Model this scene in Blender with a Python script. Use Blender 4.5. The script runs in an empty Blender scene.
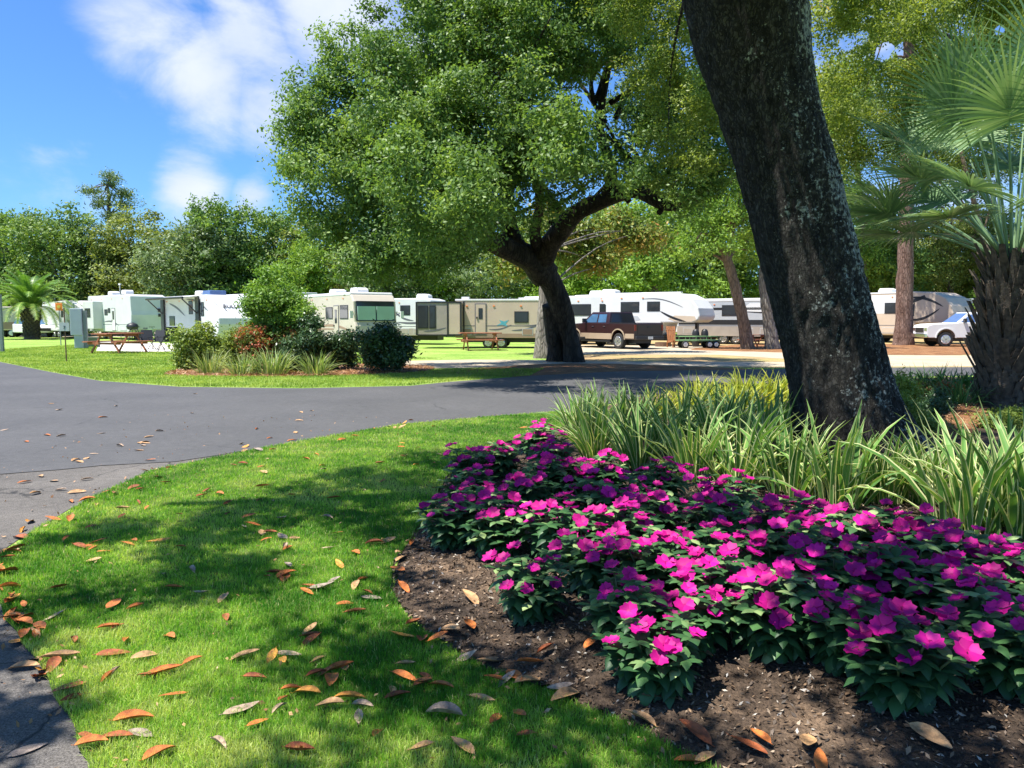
import bpy, math, random
import numpy as np
from mathutils import Vector, Matrix, noise as mnoise
rng = np.random.default_rng(7)
random.seed(7)
S = bpy.context.scene
COL = S.collection
R = math.radians
# ---------------------------------------------------------------- camera
CH, F, HY = 1.55, 770.0, 319.0
PITCH = math.atan((384 - HY) / F)
cd = bpy.data.cameras.new('camera'); cam = bpy.data.objects.new('camera', cd); COL.objects.link(cam)
cd.sensor_width = 36.0; cd.lens = 36.0 * F / 1024.0; cd.clip_start = 0.05; cd.clip_end = 3000
cam.location = (0, 0, CH); cam.rotation_euler = (math.pi / 2 - PITCH, 0, 0)
S.camera = cam
# ---------------------------------------------------------------- light
SUNV = Vector((-0.37, -0.15, 0.92)).normalized()
SUN_EL = math.asin(SUNV.z); SUN_AZ = math.atan2(SUNV.x, SUNV.y)
w = bpy.data.worlds.new('World'); S.world = w; w.use_nodes = True
nt = w.node_tree; nt.nodes.clear()
def N(t, typ, **kw):
    n = t.nodes.new(typ)
    for k, v in kw.items():
        if k.startswith('i_'):
            n.inputs[k[2:].replace('_', ' ')].default_value = v
        else: setattr(n, k, v)
    return n
L = nt.links.new
out = N(nt, 'ShaderNodeOutputWorld'); bg = N(nt, 'ShaderNodeBackground'); bg.inputs['Strength'].default_value = 0.085
sky = N(nt, 'ShaderNodeTexSky', sky_type='NISHITA', sun_disc=False, sun_elevation=SUN_EL, sun_rotation=SUN_AZ,
        altitude=10, air_density=1.0, dust_density=0.5, ozone_density=2.0)
tint = N(nt, 'ShaderNodeMix', data_type='RGBA', blend_type='MULTIPLY'); tint.inputs[0].default_value = 1.0
tint.inputs[7].default_value = (0.46, 0.76, 1.14, 1)
L(sky.outputs[0], tint.inputs[6])
geo = N(nt, 'ShaderNodeTexCoord')
def pxdir(px, py):
    d = Vector(((px - 512) / F, 1.0, -(py - 384) / F))
    d.rotate(Matrix.Rotation(-PITCH, 3, 'X'))
    return d.normalized()
vn = N(nt, 'ShaderNodeVectorMath', operation='NORMALIZE'); L(geo.outputs['Generated'], vn.inputs[0])
mp = N(nt, 'ShaderNodeMapping'); mp.inputs['Scale'].default_value = (1.0, 1.0, 1.7); L(vn.outputs[0], mp.inputs['Vector'])
n1 = N(nt, 'ShaderNodeTexNoise'); n1.inputs['Scale'].default_value = 5.5; n1.inputs['Detail'].default_value = 12; n1.inputs['Roughness'].default_value = .6; n1.inputs['Distortion'].default_value = .35
L(mp.outputs[0], n1.inputs['Vector'])
acc = None
for (px, py, rad, amp) in [(150, 30, .14, .54), (200, 80, .14, .56), (270, 95, .13, .50), (240, 40, .13, .46), (335, 15, .14, .54), (120, 95, .05, .30), (440, 60, .2, .4), (60, 140, .10, .30), (190, 190, .085, .52), (110, 200, .06, .2), (250, 200, .05, .40), (20, 160, .08, .15), (900, 120, .5, .3)]:
    d = N(nt, 'ShaderNodeVectorMath', operation='DISTANCE'); L(vn.outputs[0], d.inputs[0]); d.inputs[1].default_value = pxdir(px, py)
    m = N(nt, 'ShaderNodeMapRange', interpolation_type='SMOOTHSTEP'); L(d.outputs['Value'], m.inputs[0])
    m.inputs[1].default_value = 0; m.inputs[2].default_value = rad; m.inputs[3].default_value = amp; m.inputs[4].default_value = 0
    if acc is None: acc = m.outputs[0]
    else:
        a = N(nt, 'ShaderNodeMath', operation='MAXIMUM'); L(acc, a.inputs[0]); L(m.outputs[0], a.inputs[1]); acc = a.outputs[0]
s1 = N(nt, 'ShaderNodeMath', operation='ADD'); L(acc, s1.inputs[0]); L(n1.outputs['Fac'], s1.inputs[1])
cm = N(nt, 'ShaderNodeMapRange', interpolation_type='SMOOTHSTEP'); L(s1.outputs[0], cm.inputs[0])
cm.inputs[1].default_value = .66; cm.inputs[2].default_value = 1.04; cm.inputs[3].default_value = 0; cm.inputs[4].default_value = .93
n2 = N(nt, 'ShaderNodeTexNoise'); n2.inputs['Scale'].default_value = 9; n2.inputs['Detail'].default_value = 6; L(mp.outputs[0], n2.inputs['Vector'])
cr = N(nt, 'ShaderNodeMix', data_type='RGBA'); cr.inputs[6].default_value = (2.9, 3.7, 5.6, 1); cr.inputs[7].default_value = (6.3, 6.4, 6.9, 1)
L(n2.outputs['Fac'], cr.inputs[0])
mx = N(nt, 'ShaderNodeMix', data_type='RGBA'); L(cm.outputs[0], mx.inputs[0]); L(tint.outputs[2], mx.inputs[6]); L(cr.outputs[2], mx.inputs[7])
L(mx.outputs[2], bg.inputs['Color']); L(bg.outputs[0], out.inputs[0])
sl = bpy.data.lights.new('sun', 'SUN'); sl.energy = 5.0; sl.angle = R(0.53); sl.color = (1.0, .955, .88)
so = bpy.data.objects.new('sun', sl); COL.objects.link(so); so.rotation_euler = SUNV.to_track_quat('Z', 'Y').to_euler()
S.view_settings.view_transform = 'Standard'; S.view_settings.look = 'None'
S.view_settings.exposure = 1.12; S.view_settings.gamma = 1.0; S.view_settings.use_curve_mapping = False
try:
    S.cycles.max_bounces = 6; S.cycles.diffuse_bounces = 3; S.cycles.transparent_max_bounces = 4
except Exception: pass
# ---------------------------------------------------------------- placing helpers
CP, SP = math.cos(PITCH), math.sin(PITCH)
def ray(px, py):
    x, zc = (px - 512) / F, -(py - 384) / F
    return (x, CP + zc * SP, -SP + zc * CP)
def gp(px, py, z=0.0):
    d = ray(px, py); t = (z - CH) / d[2]
    return Vector((d[0] * t, d[1] * t, z))
def pt(px, py, Y):
    d = ray(px, py); t = Y / d[1]
    return Vector((d[0] * t, Y, CH + d[2] * t))
# ---------------------------------------------------------------- object helpers
def tag(o, label=None, cat=None, group=None, kind=None):
    if label: o['label'] = label
    if cat: o['category'] = cat
    if group: o['group'] = group
    if kind: o['kind'] = kind
    return o
def thing(name, label, cat, loc=(0, 0, 0), rz=0.0, group=None):
    o = bpy.data.objects.new(name, None); COL.objects.link(o); o.empty_display_size = .2
    o.location = loc; o.rotation_euler = (0, 0, rz)
    return tag(o, label, cat, group)
def link(name, me, parent=None):
    o = bpy.data.objects.new(name, me); COL.objects.link(o)
    if parent: o.parent = parent
    return o
def npmesh(name, V, counts, idx, mats, tint=None, smooth=False, midx=None):
    me = bpy.data.meshes.new(name)
    V = np.asarray(V, dtype=np.float32); counts = np.asarray(counts, dtype=np.int32); idx = np.asarray(idx, dtype=np.int32)
    me.vertices.add(len(V)); me.vertices.foreach_set('co', V.ravel())
    me.loops.add(len(idx)); me.loops.foreach_set('vertex_index', idx)
    me.polygons.add(len(counts))
    me.polygons.foreach_set('loop_start', np.concatenate(([0], np.cumsum(counts)[:-1])).astype(np.int32))
    me.polygons.foreach_set('use_smooth', np.full(len(counts), bool(smooth)))
    if not isinstance(mats, (list, tuple)): mats = [mats]
    for m in mats: me.materials.append(m)
    if midx is not None: me.polygons.foreach_set('material_index', np.asarray(midx, dtype=np.int32))
    if tint is not None:
        a = me.attributes.new('tint', 'FLOAT', 'FACE'); a.data.foreach_set('value', np.asarray(tint, dtype=np.float32))
    me.update(calc_edges=True)
    return me
class MB:
    def __init__(s): s.v = []; s.f = []; s.t = []; s.m = []
    def add(s, vs, fs, t=0.5, m=0):
        b = len(s.v); s.v += [tuple(p) for p in vs]
        for f in fs: s.f.append([i + b for i in f]); s.t.append(t); s.m.append(m)
    def box(s, x0, x1, y0, y1, z0, z1, m=0):
        s.add([(x0, y0, z0), (x1, y0, z0), (x1, y1, z0), (x0, y1, z0), (x0, y0, z1), (x1, y0, z1), (x1, y1, z1), (x0, y1, z1)],
              [(0, 3, 2, 1), (4, 5, 6, 7), (0, 1, 5, 4), (1, 2, 6, 5), (2, 3, 7, 6), (3, 0, 4, 7)], m=m)
        return s
    def prism(s, prof, y0, y1, m=0):
        a = sum(prof[i][0] * prof[(i + 1) % len(prof)][1] - prof[(i + 1) % len(prof)][0] * prof[i][1] for i in range(len(prof)))
        if a < 0: prof = prof[::-1]
        if y0 > y1: y0, y1 = y1, y0
        n = len(prof)
        vs = [(x, y0, z) for x, z in prof] + [(x, y1, z) for x, z in prof]
        fs = [tuple(range(n)), tuple(range(2 * n - 1, n - 1, -1))] + [((i + 1) % n, i, i + n, (i + 1) % n + n) for i in range(n)]
        s.add(vs, fs, m=m); return s
    def xform(s, M, start=0):
        for i in range(start, len(s.v)): s.v[i] = tuple(M @ Vector(s.v[i]))
        return s
    def bar(s, a, b, r, seg=6, r2=None, m=0):
        a, b = Vector(a), Vector(b); d = (b - a).normalized()
        u = d.orthogonal().normalized(); v = d.cross(u); r2 = r if r2 is None else r2
        vs = []
        for (c, rr) in ((a, r), (b, r2)):
            for k in range(seg):
                an = 2 * math.pi * k / seg; vs.append(c + (u * math.cos(an) + v * math.sin(an)) * rr)
        s.add(vs, [(k, (k + 1) % seg, (k + 1) % seg + seg, k + seg) for k in range(seg)] + [tuple(range(seg - 1, -1, -1)), tuple(range(seg, 2 * seg))], m=m)
        return s
    def plank(s, a, b, wdir, wd, th, m=0):
        a, b = Vector(a), Vector(b); d = (b - a).normalized(); wv = Vector(wdir).normalized(); n = d.cross(wv).normalized()
        vs = []
        for c in (a, b):
            for (i, j) in ((-1, -1), (1, -1), (1, 1), (-1, 1)): vs.append(c + wv * i * wd / 2 + n * j * th / 2)
        s.add(vs, [(3, 2, 1, 0), (4, 5, 6, 7), (0, 1, 5, 4), (1, 2, 6, 5), (2, 3, 7, 6), (3, 0, 4, 7)], m=m)
        return s
    def tube(s, pts, rad, seg=10, sub=4, lump=0.0, lf=1.0, seed=0, t=0.5, m=0, cap=True):
        P, Q = smooth_path(pts, rad, sub); n = len(P)
        u = None; vs = []
        for i in range(n):
            d = (P[min(i + 1, n - 1)] - P[max(i - 1, 0)]).normalized()
            if u is None: u = d.orthogonal().normalized()
            u = (u - d * u.dot(d)).normalized(); v = d.cross(u)
            for k in range(seg):
                an = 2 * math.pi * k / seg; dd = u * math.cos(an) + v * math.sin(an)
                r = Q[i]
                if lump: r *= 1 + lump * mnoise.noise((P[i] + dd * Q[i]) * lf + Vector((seed, 0, 0)))
                vs.append(P[i] + dd * r)
        fs = [(i * seg + k, i * seg + (k + 1) % seg, (i + 1) * seg + (k + 1) % seg, (i + 1) * seg + k) for i in range(n - 1) for k in range(seg)]
        if cap: fs.append(tuple(range(seg - 1, -1, -1))); fs.append(tuple(range((n - 1) * seg, n * seg)))
        s.add(vs, fs, t=t, m=m); return s
    def lathe_y(s, prof, c=(0, 0, 0), seg=20, m=0):   # prof: (y, r)
        n = len(prof); vs = []
        for (y, r) in prof:
            for k in range(seg):
                an = 2 * math.pi * k / seg; vs.append((c[0] + r * math.cos(an), c[1] + y, c[2] + r * math.sin(an)))
        fs = [(i * seg + (k + 1) % seg, i * seg + k, (i + 1) * seg + k, (i + 1) * seg + (k + 1) % seg) for i in range(n - 1) for k in range(seg)]
        fs += [tuple(range(seg)), tuple(range(n * seg - 1, (n - 1) * seg - 1, -1))]
        s.add(vs, fs, m=m); return s
    def mesh(s, name, mats, smooth=False):
        c = [len(f) for f in s.f]; idx = [i for f in s.f for i in f]
        return npmesh(name, s.v, c, idx, mats, s.t, smooth, s.m)
    def build(s, name, mats, parent=None, smooth=False, bevel=0):
        o = link(name, s.mesh(name, mats, smooth), parent)
        if bevel:
            b = o.modifiers.new('bevel', 'BEVEL'); b.width = bevel; b.segments = 2; b.limit_method = 'ANGLE'; b.angle_limit = R(40)
            b.harden_normals = False
        return o
def smooth_path(pts, rad, sub):
    pts = [Vector(p) for p in pts]
    if sub <= 1: return pts, list(rad)
    P, Q = [], []
    for i in range(len(pts) - 1):
        p0, p1, p2, p3 = pts[max(i - 1, 0)], pts[i], pts[i + 1], pts[min(i + 2, len(pts) - 1)]
        for k in range(sub):
            t = k / sub
            P.append(0.5 * ((2 * p1) + (p2 - p0) * t + (2 * p0 - 5 * p1 + 4 * p2 - p3) * t * t + (3 * p1 - p0 - 3 * p2 + p3) * t ** 3))
            Q.append(rad[i] * (1 - t) + rad[i + 1] * t)
    P.append(pts[-1]); Q.append(rad[-1]); return P, Q
def inpoly(X, Y, poly):
    r = np.zeros(len(X), bool); n = len(poly); j = n - 1
    for i in range(n):
        xi, yi = poly[i][0], poly[i][1]; xj, yj = poly[j][0], poly[j][1]
        c = ((yi > Y) != (yj > Y)) & (X < (xj - xi) * (Y - yi) / (yj - yi + 1e-12) + xi)
        r ^= c; j = i
    return r
def vnoise(X, Y, sc, seed=0, octv=3):
    """cheap tileless value noise, numpy"""
    tot = np.zeros_like(X); amp = 1; nrm = 0
    for o in range(octv):
        x = X * sc + 17.3 * seed + o * 5.1; y = Y * sc + 9.7 * seed - o * 3.3
        xi = np.floor(x).astype(np.int64); yi = np.floor(y).astype(np.int64); fx = x - xi; fy = y - yi
        fx = fx * fx * (3 - 2 * fx); fy = fy * fy * (3 - 2 * fy)
        def h(a, b):
            k = (a * 374761393 + b * 668265263 + seed * 1013) & 0x7fffffff
            k = ((k ^ (k >> 13)) * 1274126177) & 0x7fffffff
            return ((k ^ (k >> 16)) & 0xffff) / 65535.0
        v = (h(xi, yi) * (1 - fx) + h(xi + 1, yi) * fx) * (1 - fy) + (h(xi, yi + 1) * (1 - fx) + h(xi + 1, yi + 1) * fx) * fy
        tot += v * amp; nrm += amp; amp *= .5; sc *= 2.03
    return tot / nrm
# ---------------------------------------------------------------- materials
def newmat(name):
    m = bpy.data.materials.new(name); m.use_nodes = True; t = m.node_tree
    p = t.nodes['Principled BSDF']; return m, t, p
def ramp(t, stops, fac):
    r = t.nodes.new('ShaderNodeValToRGB'); e = r.color_ramp.elements
    e[0].position, e[0].color = stops[0][0], (*stops[0][1], 1)
    e[1].position, e[1].color = stops[-1][0], (*stops[-1][1], 1)
    for (p, c) in stops[1:-1]: x = e.new(p); x.color = (*c, 1)
    t.links.new(fac, r.inputs[0]); return r.outputs[0]
def plain(name, c, rough=.5, metal=0, var=.12, scale=3, spec=.5, bump=0, bs=60):
    m, t, p = newmat(name)
    n = N(t, 'ShaderNodeTexNoise'); n.inputs['Scale'].default_value = scale; n.inputs['Detail'].default_value = 5
    tc = N(t, 'ShaderNodeTexCoord'); t.links.new(tc.outputs['Object'], n.inputs['Vector'])
    a = tuple(x * (1 - var) for x in c); b = tuple(min(1, x * (1 + var)) for x in c)
    t.links.new(ramp(t, [(.3, a), (.7, b)], n.outputs['Fac']), p.inputs['Base Color'])
    p.inputs['Roughness'].default_value = rough; p.inputs['Metallic'].default_value = metal; p.inputs['Specular IOR Level'].default_value = spec
    if bump:
        n2 = N(t, 'ShaderNodeTexNoise'); n2.inputs['Scale'].default_value = bs; n2.inputs['Detail'].default_value = 6; t.links.new(tc.outputs['Object'], n2.inputs['Vector'])
        bp = N(t, 'ShaderNodeBump'); bp.inputs['Strength'].default_value = bump; bp.inputs['Distance'].default_value = .02
        t.links.new(n2.outputs['Fac'], bp.inputs['Height']); t.links.new(bp.outputs[0], p.inputs['Normal'])
    return m
def leafmat(name, stops, trans=.3, rough=.5, tcol=1.3, spec=.35):
    m, t, p = newmat(name)
    a = N(t, 'ShaderNodeAttribute', attribute_name='tint')
    c = ramp(t, stops, a.outputs['Fac']); t.links.new(c, p.inputs['Base Color'])
    p.inputs['Roughness'].default_value = rough; p.inputs['Specular IOR Level'].default_value = spec
    tr = N(t, 'ShaderNodeBsdfTranslucent'); mul = N(t, 'ShaderNodeMix', data_type='RGBA', blend_type='MULTIPLY'); mul.inputs[0].default_value = 1
    mul.inputs[7].default_value = (tcol * 1.15, tcol * 1.1, tcol * .5, 1); t.links.new(c, mul.inputs[6]); t.links.new(mul.outputs[2], tr.inputs[0])
    ms = N(t, 'ShaderNodeMixShader'); ms.inputs[0].default_value = trans
    t.links.new(p.outputs[0], ms.inputs[1]); t.links.new(tr.outputs[0], ms.inputs[2])
    t.links.new(ms.outputs[0], t.nodes['Material Output'].inputs[0]); return m
def barkmat(name, c0, c1, lichen=None, lth=.62, sc=6, bump=.6, stretch=.25, dist=.03):
    m, t, p = newmat(name)
    tc = N(t, 'ShaderNodeTexCoord'); mpn = N(t, 'ShaderNodeMapping'); mpn.inputs['Scale'].default_value = (1, 1, stretch)
    t.links.new(tc.outputs['Object'], mpn.inputs['Vector'])
    n = N(t, 'ShaderNodeTexNoise'); n.inputs['Scale'].default_value = sc; n.inputs['Detail'].default_value = 8; n.inputs['Roughness'].default_value = .65; t.links.new(mpn.outputs[0], n.inputs['Vector'])
    v = N(t, 'ShaderNodeTexVoronoi', feature='DISTANCE_TO_EDGE'); v.inputs['Scale'].default_value = sc * 2.6
    wn = N(t, 'ShaderNodeMix', data_type='VECTOR'); wn.inputs[0].default_value = .12; t.links.new(mpn.outputs[0], wn.inputs[4]); t.links.new(n.outputs['Color'], wn.inputs[5])
    t.links.new(wn.outputs[1], v.inputs['Vector'])
    col = ramp(t, [(.32, c0), (.68, c1)], n.outputs['Fac'])
    vr = N(t, 'ShaderNodeMapRange'); vr.inputs[1].default_value = 0; vr.inputs[2].default_value = .18; t.links.new(v.outputs['Distance'], vr.inputs[0])
    mc = N(t, 'ShaderNodeMix', data_type='RGBA', blend_type='MULTIPLY'); mc.inputs[0].default_value = 1
    g = ramp(t, [(0, (.55, .55, .55)), (1, (1, 1, 1))], vr.outputs[0]); t.links.new(col, mc.inputs[6]); t.links.new(g, mc.inputs[7]); colo = mc.outputs[2]
    if lichen:
        l1 = N(t, 'ShaderNodeTexNoise'); l1.inputs['Scale'].default_value = 26; l1.inputs['Detail'].default_value = 7; l1.inputs['Roughness'].default_value = .7; t.links.new(tc.outputs['Object'], l1.inputs['Vector'])
        l2 = N(t, 'ShaderNodeTexNoise'); l2.inputs['Scale'].default_value = 2.2; l2.inputs['Detail'].default_value = 3; t.links.new(tc.outputs['Object'], l2.inputs['Vector'])
        ad = N(t, 'ShaderNodeMath', operation='MULTIPLY_ADD'); ad.inputs[1].default_value = .55; t.links.new(l2.outputs['Fac'], ad.inputs[0]); 
        t.links.new(l1.outputs['Fac'], ad.inputs[2])
        src = ad.outputs[0]
        if lichen[1]:   # bias towards one flank of the trunk (pale lichen grows on that side)
            sx = N(t, 'ShaderNodeSeparateXYZ'); gn = N(t, 'ShaderNodeNewGeometry'); t.links.new(gn.outputs['Normal'], sx.inputs[0])
            b2 = N(t, 'ShaderNodeMath', operation='MULTIPLY_ADD'); b2.inputs[1].default_value = lichen[1]; t.links.new(sx.outputs[0], b2.inputs[0]); t.links.new(src, b2.inputs[2]); src = b2.outputs[0]
        lr = N(t, 'ShaderNodeMapRange'); lr.inputs[1].default_value = lth + .25; lr.inputs[2].default_value = lth + .34; t.links.new(src, lr.inputs[0])
        m2 = N(t, 'ShaderNodeMix', data_type='RGBA'); t.links.new(lr.outputs[0], m2.inputs[0]); t.links.new(colo, m2.inputs[6])
        m2.inputs[7].default_value = (*lichen[0], 1); colo = m2.outputs[2]
    t.links.new(colo, p.inputs['Base Color']); p.inputs['Roughness'].default_value = .9; p.inputs['Specular IOR Level'].default_value = .2
    hm = N(t, 'ShaderNodeMath', operation='ADD'); t.links.new(vr.outputs[0], hm.inputs[0]); t.links.new(n.outputs['Fac'], hm.inputs[1])
    bp = N(t, 'ShaderNodeBump'); bp.inputs['Strength'].default_value = bump; bp.inputs['Distance'].default_value = dist
    t.links.new(hm.outputs[0], bp.inputs['Height']); t.links.new(bp.outputs[0], p.inputs['Normal'])
    return m
def groundmat(name, layers, bump=.4, bs=60, rough=.9, dist=.02):
    """layers: list of (scale, detail, stops) ; first is base, later ones multiplied"""
    m, t, p = newmat(name); tc = N(t, 'ShaderNodeTexCoord'); prev = None
    for i, (sc, det, stops) in enumerate(layers):
        n = N(t, 'ShaderNodeTexNoise'); n.inputs['Scale'].default_value = sc; n.inputs['Detail'].default_value = det; n.inputs['Roughness'].default_value = .62
        t.links.new(tc.outputs['Object'], n.inputs['Vector']); c = ramp(t, stops, n.outputs['Fac'])
        if prev is None: prev = c
        else:
            k = N(t, 'ShaderNodeMix', data_type='RGBA', blend_type='MULTIPLY'); k.inputs[0].default_value = 1
            t.links.new(prev, k.inputs[6]); t.links.new(c, k.inputs[7]); prev = k.outputs[2]
    t.links.new(prev, p.inputs['Base Color']); p.inputs['Roughness'].default_value = rough; p.inputs['Specular IOR Level'].default_value = .25
    n = N(t, 'ShaderNodeTexNoise'); n.inputs['Scale'].default_value = bs; n.inputs['Detail'].default_value = 6; t.links.new(tc.outputs['Object'], n.inputs['Vector'])
    bp = N(t, 'ShaderNodeBump'); bp.inputs['Strength'].default_value = bump; bp.inputs['Distance'].default_value = dist
    t.links.new(n.outputs['Fac'], bp.inputs['Height']); t.links.new(bp.outputs[0], p.inputs['Normal']); return m
G1 = lambda a, b: [(.3, (a,) * 3), (.7, (b,) * 3)]
M = {}
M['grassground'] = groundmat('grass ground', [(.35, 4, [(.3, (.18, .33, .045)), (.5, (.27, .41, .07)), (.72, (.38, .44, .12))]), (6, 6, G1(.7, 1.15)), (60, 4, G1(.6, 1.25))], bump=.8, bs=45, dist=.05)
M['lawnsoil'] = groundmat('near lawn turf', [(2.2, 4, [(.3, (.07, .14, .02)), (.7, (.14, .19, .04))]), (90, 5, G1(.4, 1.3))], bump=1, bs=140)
M['dirt'] = groundmat('sandy dirt and straw', [(.5, 5, [(.3, (.34, .22, .12)), (.55, (.40, .30, .13)), (.75, (.26, .30, .08))]), (9, 6, G1(.65, 1.2)), (60, 4, G1(.7, 1.2))], bump=.6, bs=50)
M['gravel'] = groundmat('pale gravel', [(.8, 5, [(.3, (.36, .30, .21)), (.7, (.46, .39, .29))]), (30, 6, G1(.8, 1.15))], bump=.5, bs=80)
M['straw'] = groundmat('pine straw', [(1.6, 5, [(.3, (.14, .065, .03)), (.5, (.26, .12, .05)), (.7, (.38, .22, .10))]), (40, 6, G1(.5, 1.3))], bump=1, bs=70)
M['asphalt'] = groundmat('new asphalt', [(.5, 5, [(.3, (.072, .071, .072)), (.7, (.094, .092, .092))]), (9, 5, G1(.84, 1.1)), (130, 3, G1(.55, 1.45))], bump=.35, bs=190, rough=.75, dist=.006)
M['oldasphalt'] = groundmat('old asphalt', [(1.1, 6, [(.3, (.10, .092, .085)), (.7, (.150, .137, .125))]), (14, 5, G1(.75, 1.1)), (100, 3, G1(.4, 1.7))], bump=.8, bs=150, rough=.9, dist=.01)
def cracks(m, sc, wdt, dark, thr=.5):
    t = m.node_tree; p = t.nodes['Principled BSDF']; tc = N(t, 'ShaderNodeTexCoord'); n = N(t, 'ShaderNodeTexNoise'); n.inputs['Scale'].default_value = 2.5; n.inputs['Detail'].default_value = 6
    t.links.new(tc.outputs['Object'], n.inputs['Vector']); mixv = N(t, 'ShaderNodeMix', data_type='VECTOR'); mixv.inputs[0].default_value = .25; t.links.new(tc.outputs['Object'], mixv.inputs[4]); t.links.new(n.outputs['Color'], mixv.inputs[5])
    v = N(t, 'ShaderNodeTexVoronoi', feature='DISTANCE_TO_EDGE'); v.inputs['Scale'].default_value = sc; t.links.new(mixv.outputs[1], v.inputs['Vector'])
    r = N(t, 'ShaderNodeMapRange'); r.inputs[1].default_value = 0; r.inputs[2].default_value = wdt; r.inputs[3].default_value = 1; r.inputs[4].default_value = 0; t.links.new(v.outputs['Distance'], r.inputs[0])
    n3 = N(t, 'ShaderNodeTexNoise'); n3.inputs['Scale'].default_value = .7; t.links.new(tc.outputs['Object'], n3.inputs['Vector']); g = N(t, 'ShaderNodeMapRange'); g.inputs[1].default_value = thr; g.inputs[2].default_value = thr + .08; t.links.new(n3.outputs['Fac'], g.inputs[0])
    mu = N(t, 'ShaderNodeMath', operation='MULTIPLY'); t.links.new(r.outputs[0], mu.inputs[0]); t.links.new(g.outputs[0], mu.inputs[1])
    src = p.inputs['Base Color'].links[0].from_socket; k = N(t, 'ShaderNodeMix', data_type='RGBA'); t.links.new(mu.outputs[0], k.inputs[0]); t.links.new(src, k.inputs[6]); k.inputs[7].default_value = (dark, dark, dark, 1); t.links.new(k.outputs[2], p.inputs['Base Color'])
cracks(M['oldasphalt'], 1.3, .012, .03, .42); cracks(M['asphalt'], .35, .004, .045, .5)
M['mulch'] = groundmat('dark bark mulch', [(1.5, 5, [(.35, (.035, .025, .018)), (.55, (.09, .062, .042)), (.7, (.24, .16, .10))]), (55, 7, G1(.35, 1.6))], bump=1, bs=75, dist=.03)
M['white'] = plain('white gelcoat', (.66, .66, .65), .4, var=.04, scale=1.5)
M['offwhite'] = plain('grey white panel', (.60, .61, .60), .4, var=.05, scale=1.5)
M['cream'] = plain('cream panel', (.52, .46, .37), .4, var=.05, scale=1.5)
M['tan'] = plain('tan panel', (.52, .42, .32), .45, var=.06, scale=1.5)
M['tandark'] = plain('brown tan panel', (.30, .20, .14), .5, var=.08)
M['silver'] = plain('silver panel', (.42, .44, .46), .35, var=.05)
M['greytan'] = plain('grey tan panel', (.33, .29, .25), .45, var=.08)
M['black'] = plain('black trim', (.02, .02, .022), .45, var=.15)
M['charcoal'] = plain('charcoal paint', (.03, .035, .045), .55, var=.1)
M['stripe'] = plain('grey stripe', (.12, .12, .14), .4)
M['glass'] = plain('dark glass', (.03, .035, .04), .08, var=.2, scale=1)
M['blueglass'] = plain('glass painted sky blue', (.05, .12, .22), .05, var=.25, scale=2)  # reflected sky is put into the base colour as blue
M['sunshade'] = plain('green windshield sunshade', (.30, .46, .40), .3, var=.12, scale=1)
M['maroon'] = plain('maroon car paint', (.028, .010, .011), .3, var=.1, spec=.6)
M['champagne'] = plain('champagne lower paint', (.36, .28, .20), .3, var=.06)
M['tyre'] = plain('tyre rubber', (.018, .018, .018), .85)
M['rim'] = plain('alloy rim', (.6, .6, .62), .25, metal=.8, var=.05)
M['red'] = plain('red lens', (.22, .012, .01), .2)
M['chrome'] = plain('chrome', (.7, .7, .72), .15, metal=1, var=.03)
M['plate'] = plain('licence plate', (.6, .62, .6), .4)
M['wood'] = plain('reddish wood', (.34, .12, .06), .7, var=.3, scale=8, bump=.3)
M['orangewood'] = plain('orange wood', (.36, .14, .05), .7, var=.2, scale=8)
M['utility'] = plain('utility grey metal', (.33, .38, .42), .5, var=.06)
M['dkgreenbox'] = plain('green grey box', (.12, .16, .10), .6, var=.1)
M['orange'] = plain('orange plastic', (.8, .22, .02), .5, var=.05)
M['signgrey'] = plain('sign panel', (.42, .46, .44), .5, var=.05)
M['rust'] = plain('rusty post', (.14, .08, .05), .8, var=.3, scale=20)
M['postgrey'] = plain('grey painted post', (.17, .2, .2), .7, var=.15, scale=12)
M['bluebox'] = plain('blue cover', (.07, .13, .28), .5, var=.1)
M['fabric'] = plain('dark camp fabric', (.03, .033, .04), .9)
M['greenpaint'] = plain('green paint', (.16, .30, .12), .5, var=.1)
M['yellow'] = plain('yellow paint', (.6, .45, .06), .5)
M['concrete'] = groundmat('pale concrete', [(1, 5, [(.3, (.48, .45, .40)), (.7, (.58, .55, .50))]), (40, 5, G1(.85, 1.1))], bump=.2)
M['teal'] = plain('teal decal', (.10, .38, .45), .4)
M['ink'] = plain('sign ink', (.02, .03, .04), .6)
M['nearbark'] = barkmat('dark lichen bark', (.012, .011, .010), (.075, .070, .060), lichen=((.38, .40, .35), .13), lth=.615, sc=13, bump=.8, dist=.03, stretch=.45)
M['oakbark'] = barkmat('oak bark', (.02, .017, .014), (.075, .062, .05), sc=3.5, bump=.9)
M['greybark'] = barkmat('grey bark', (.16, .14, .12), (.32, .29, .25), sc=4, bump=.6)
M['pinebark'] = barkmat('pine bark', (.12, .065, .045), (.30, .20, .16), sc=5, bump=.9)
M['warmbark'] = barkmat('warm bark', (.14, .10, .07), (.32, .23, .17), sc=4, bump=.6)
M['boots'] = plain('palm boots', (.095, .075, .055), .9, var=.5, scale=14, bump=.8, bs=50)
M['oakleaf'] = leafmat('oak leaves', [(0, (0.052, 0.110, 0.027)), (.5, (0.127, 0.226, 0.051)), (1, (0.283, 0.393, 0.104))], trans=.38)
M['nearleaf'] = leafmat('laurel oak leaves', [(0, (0.079, 0.132, 0.025)), (.5, (0.188, 0.253, 0.044)), (.92, (0.317, 0.374, 0.076)), (1, (0.317, 0.220, 0.076))], trans=.45)
M['magleaf'] = leafmat('magnolia leaves', [(0, (.06, .11, .02)), (.6, (.18, .24, .04)), (.75, (.34, .26, .06)), (1, (.42, .20, .06))], trans=.25)
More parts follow.
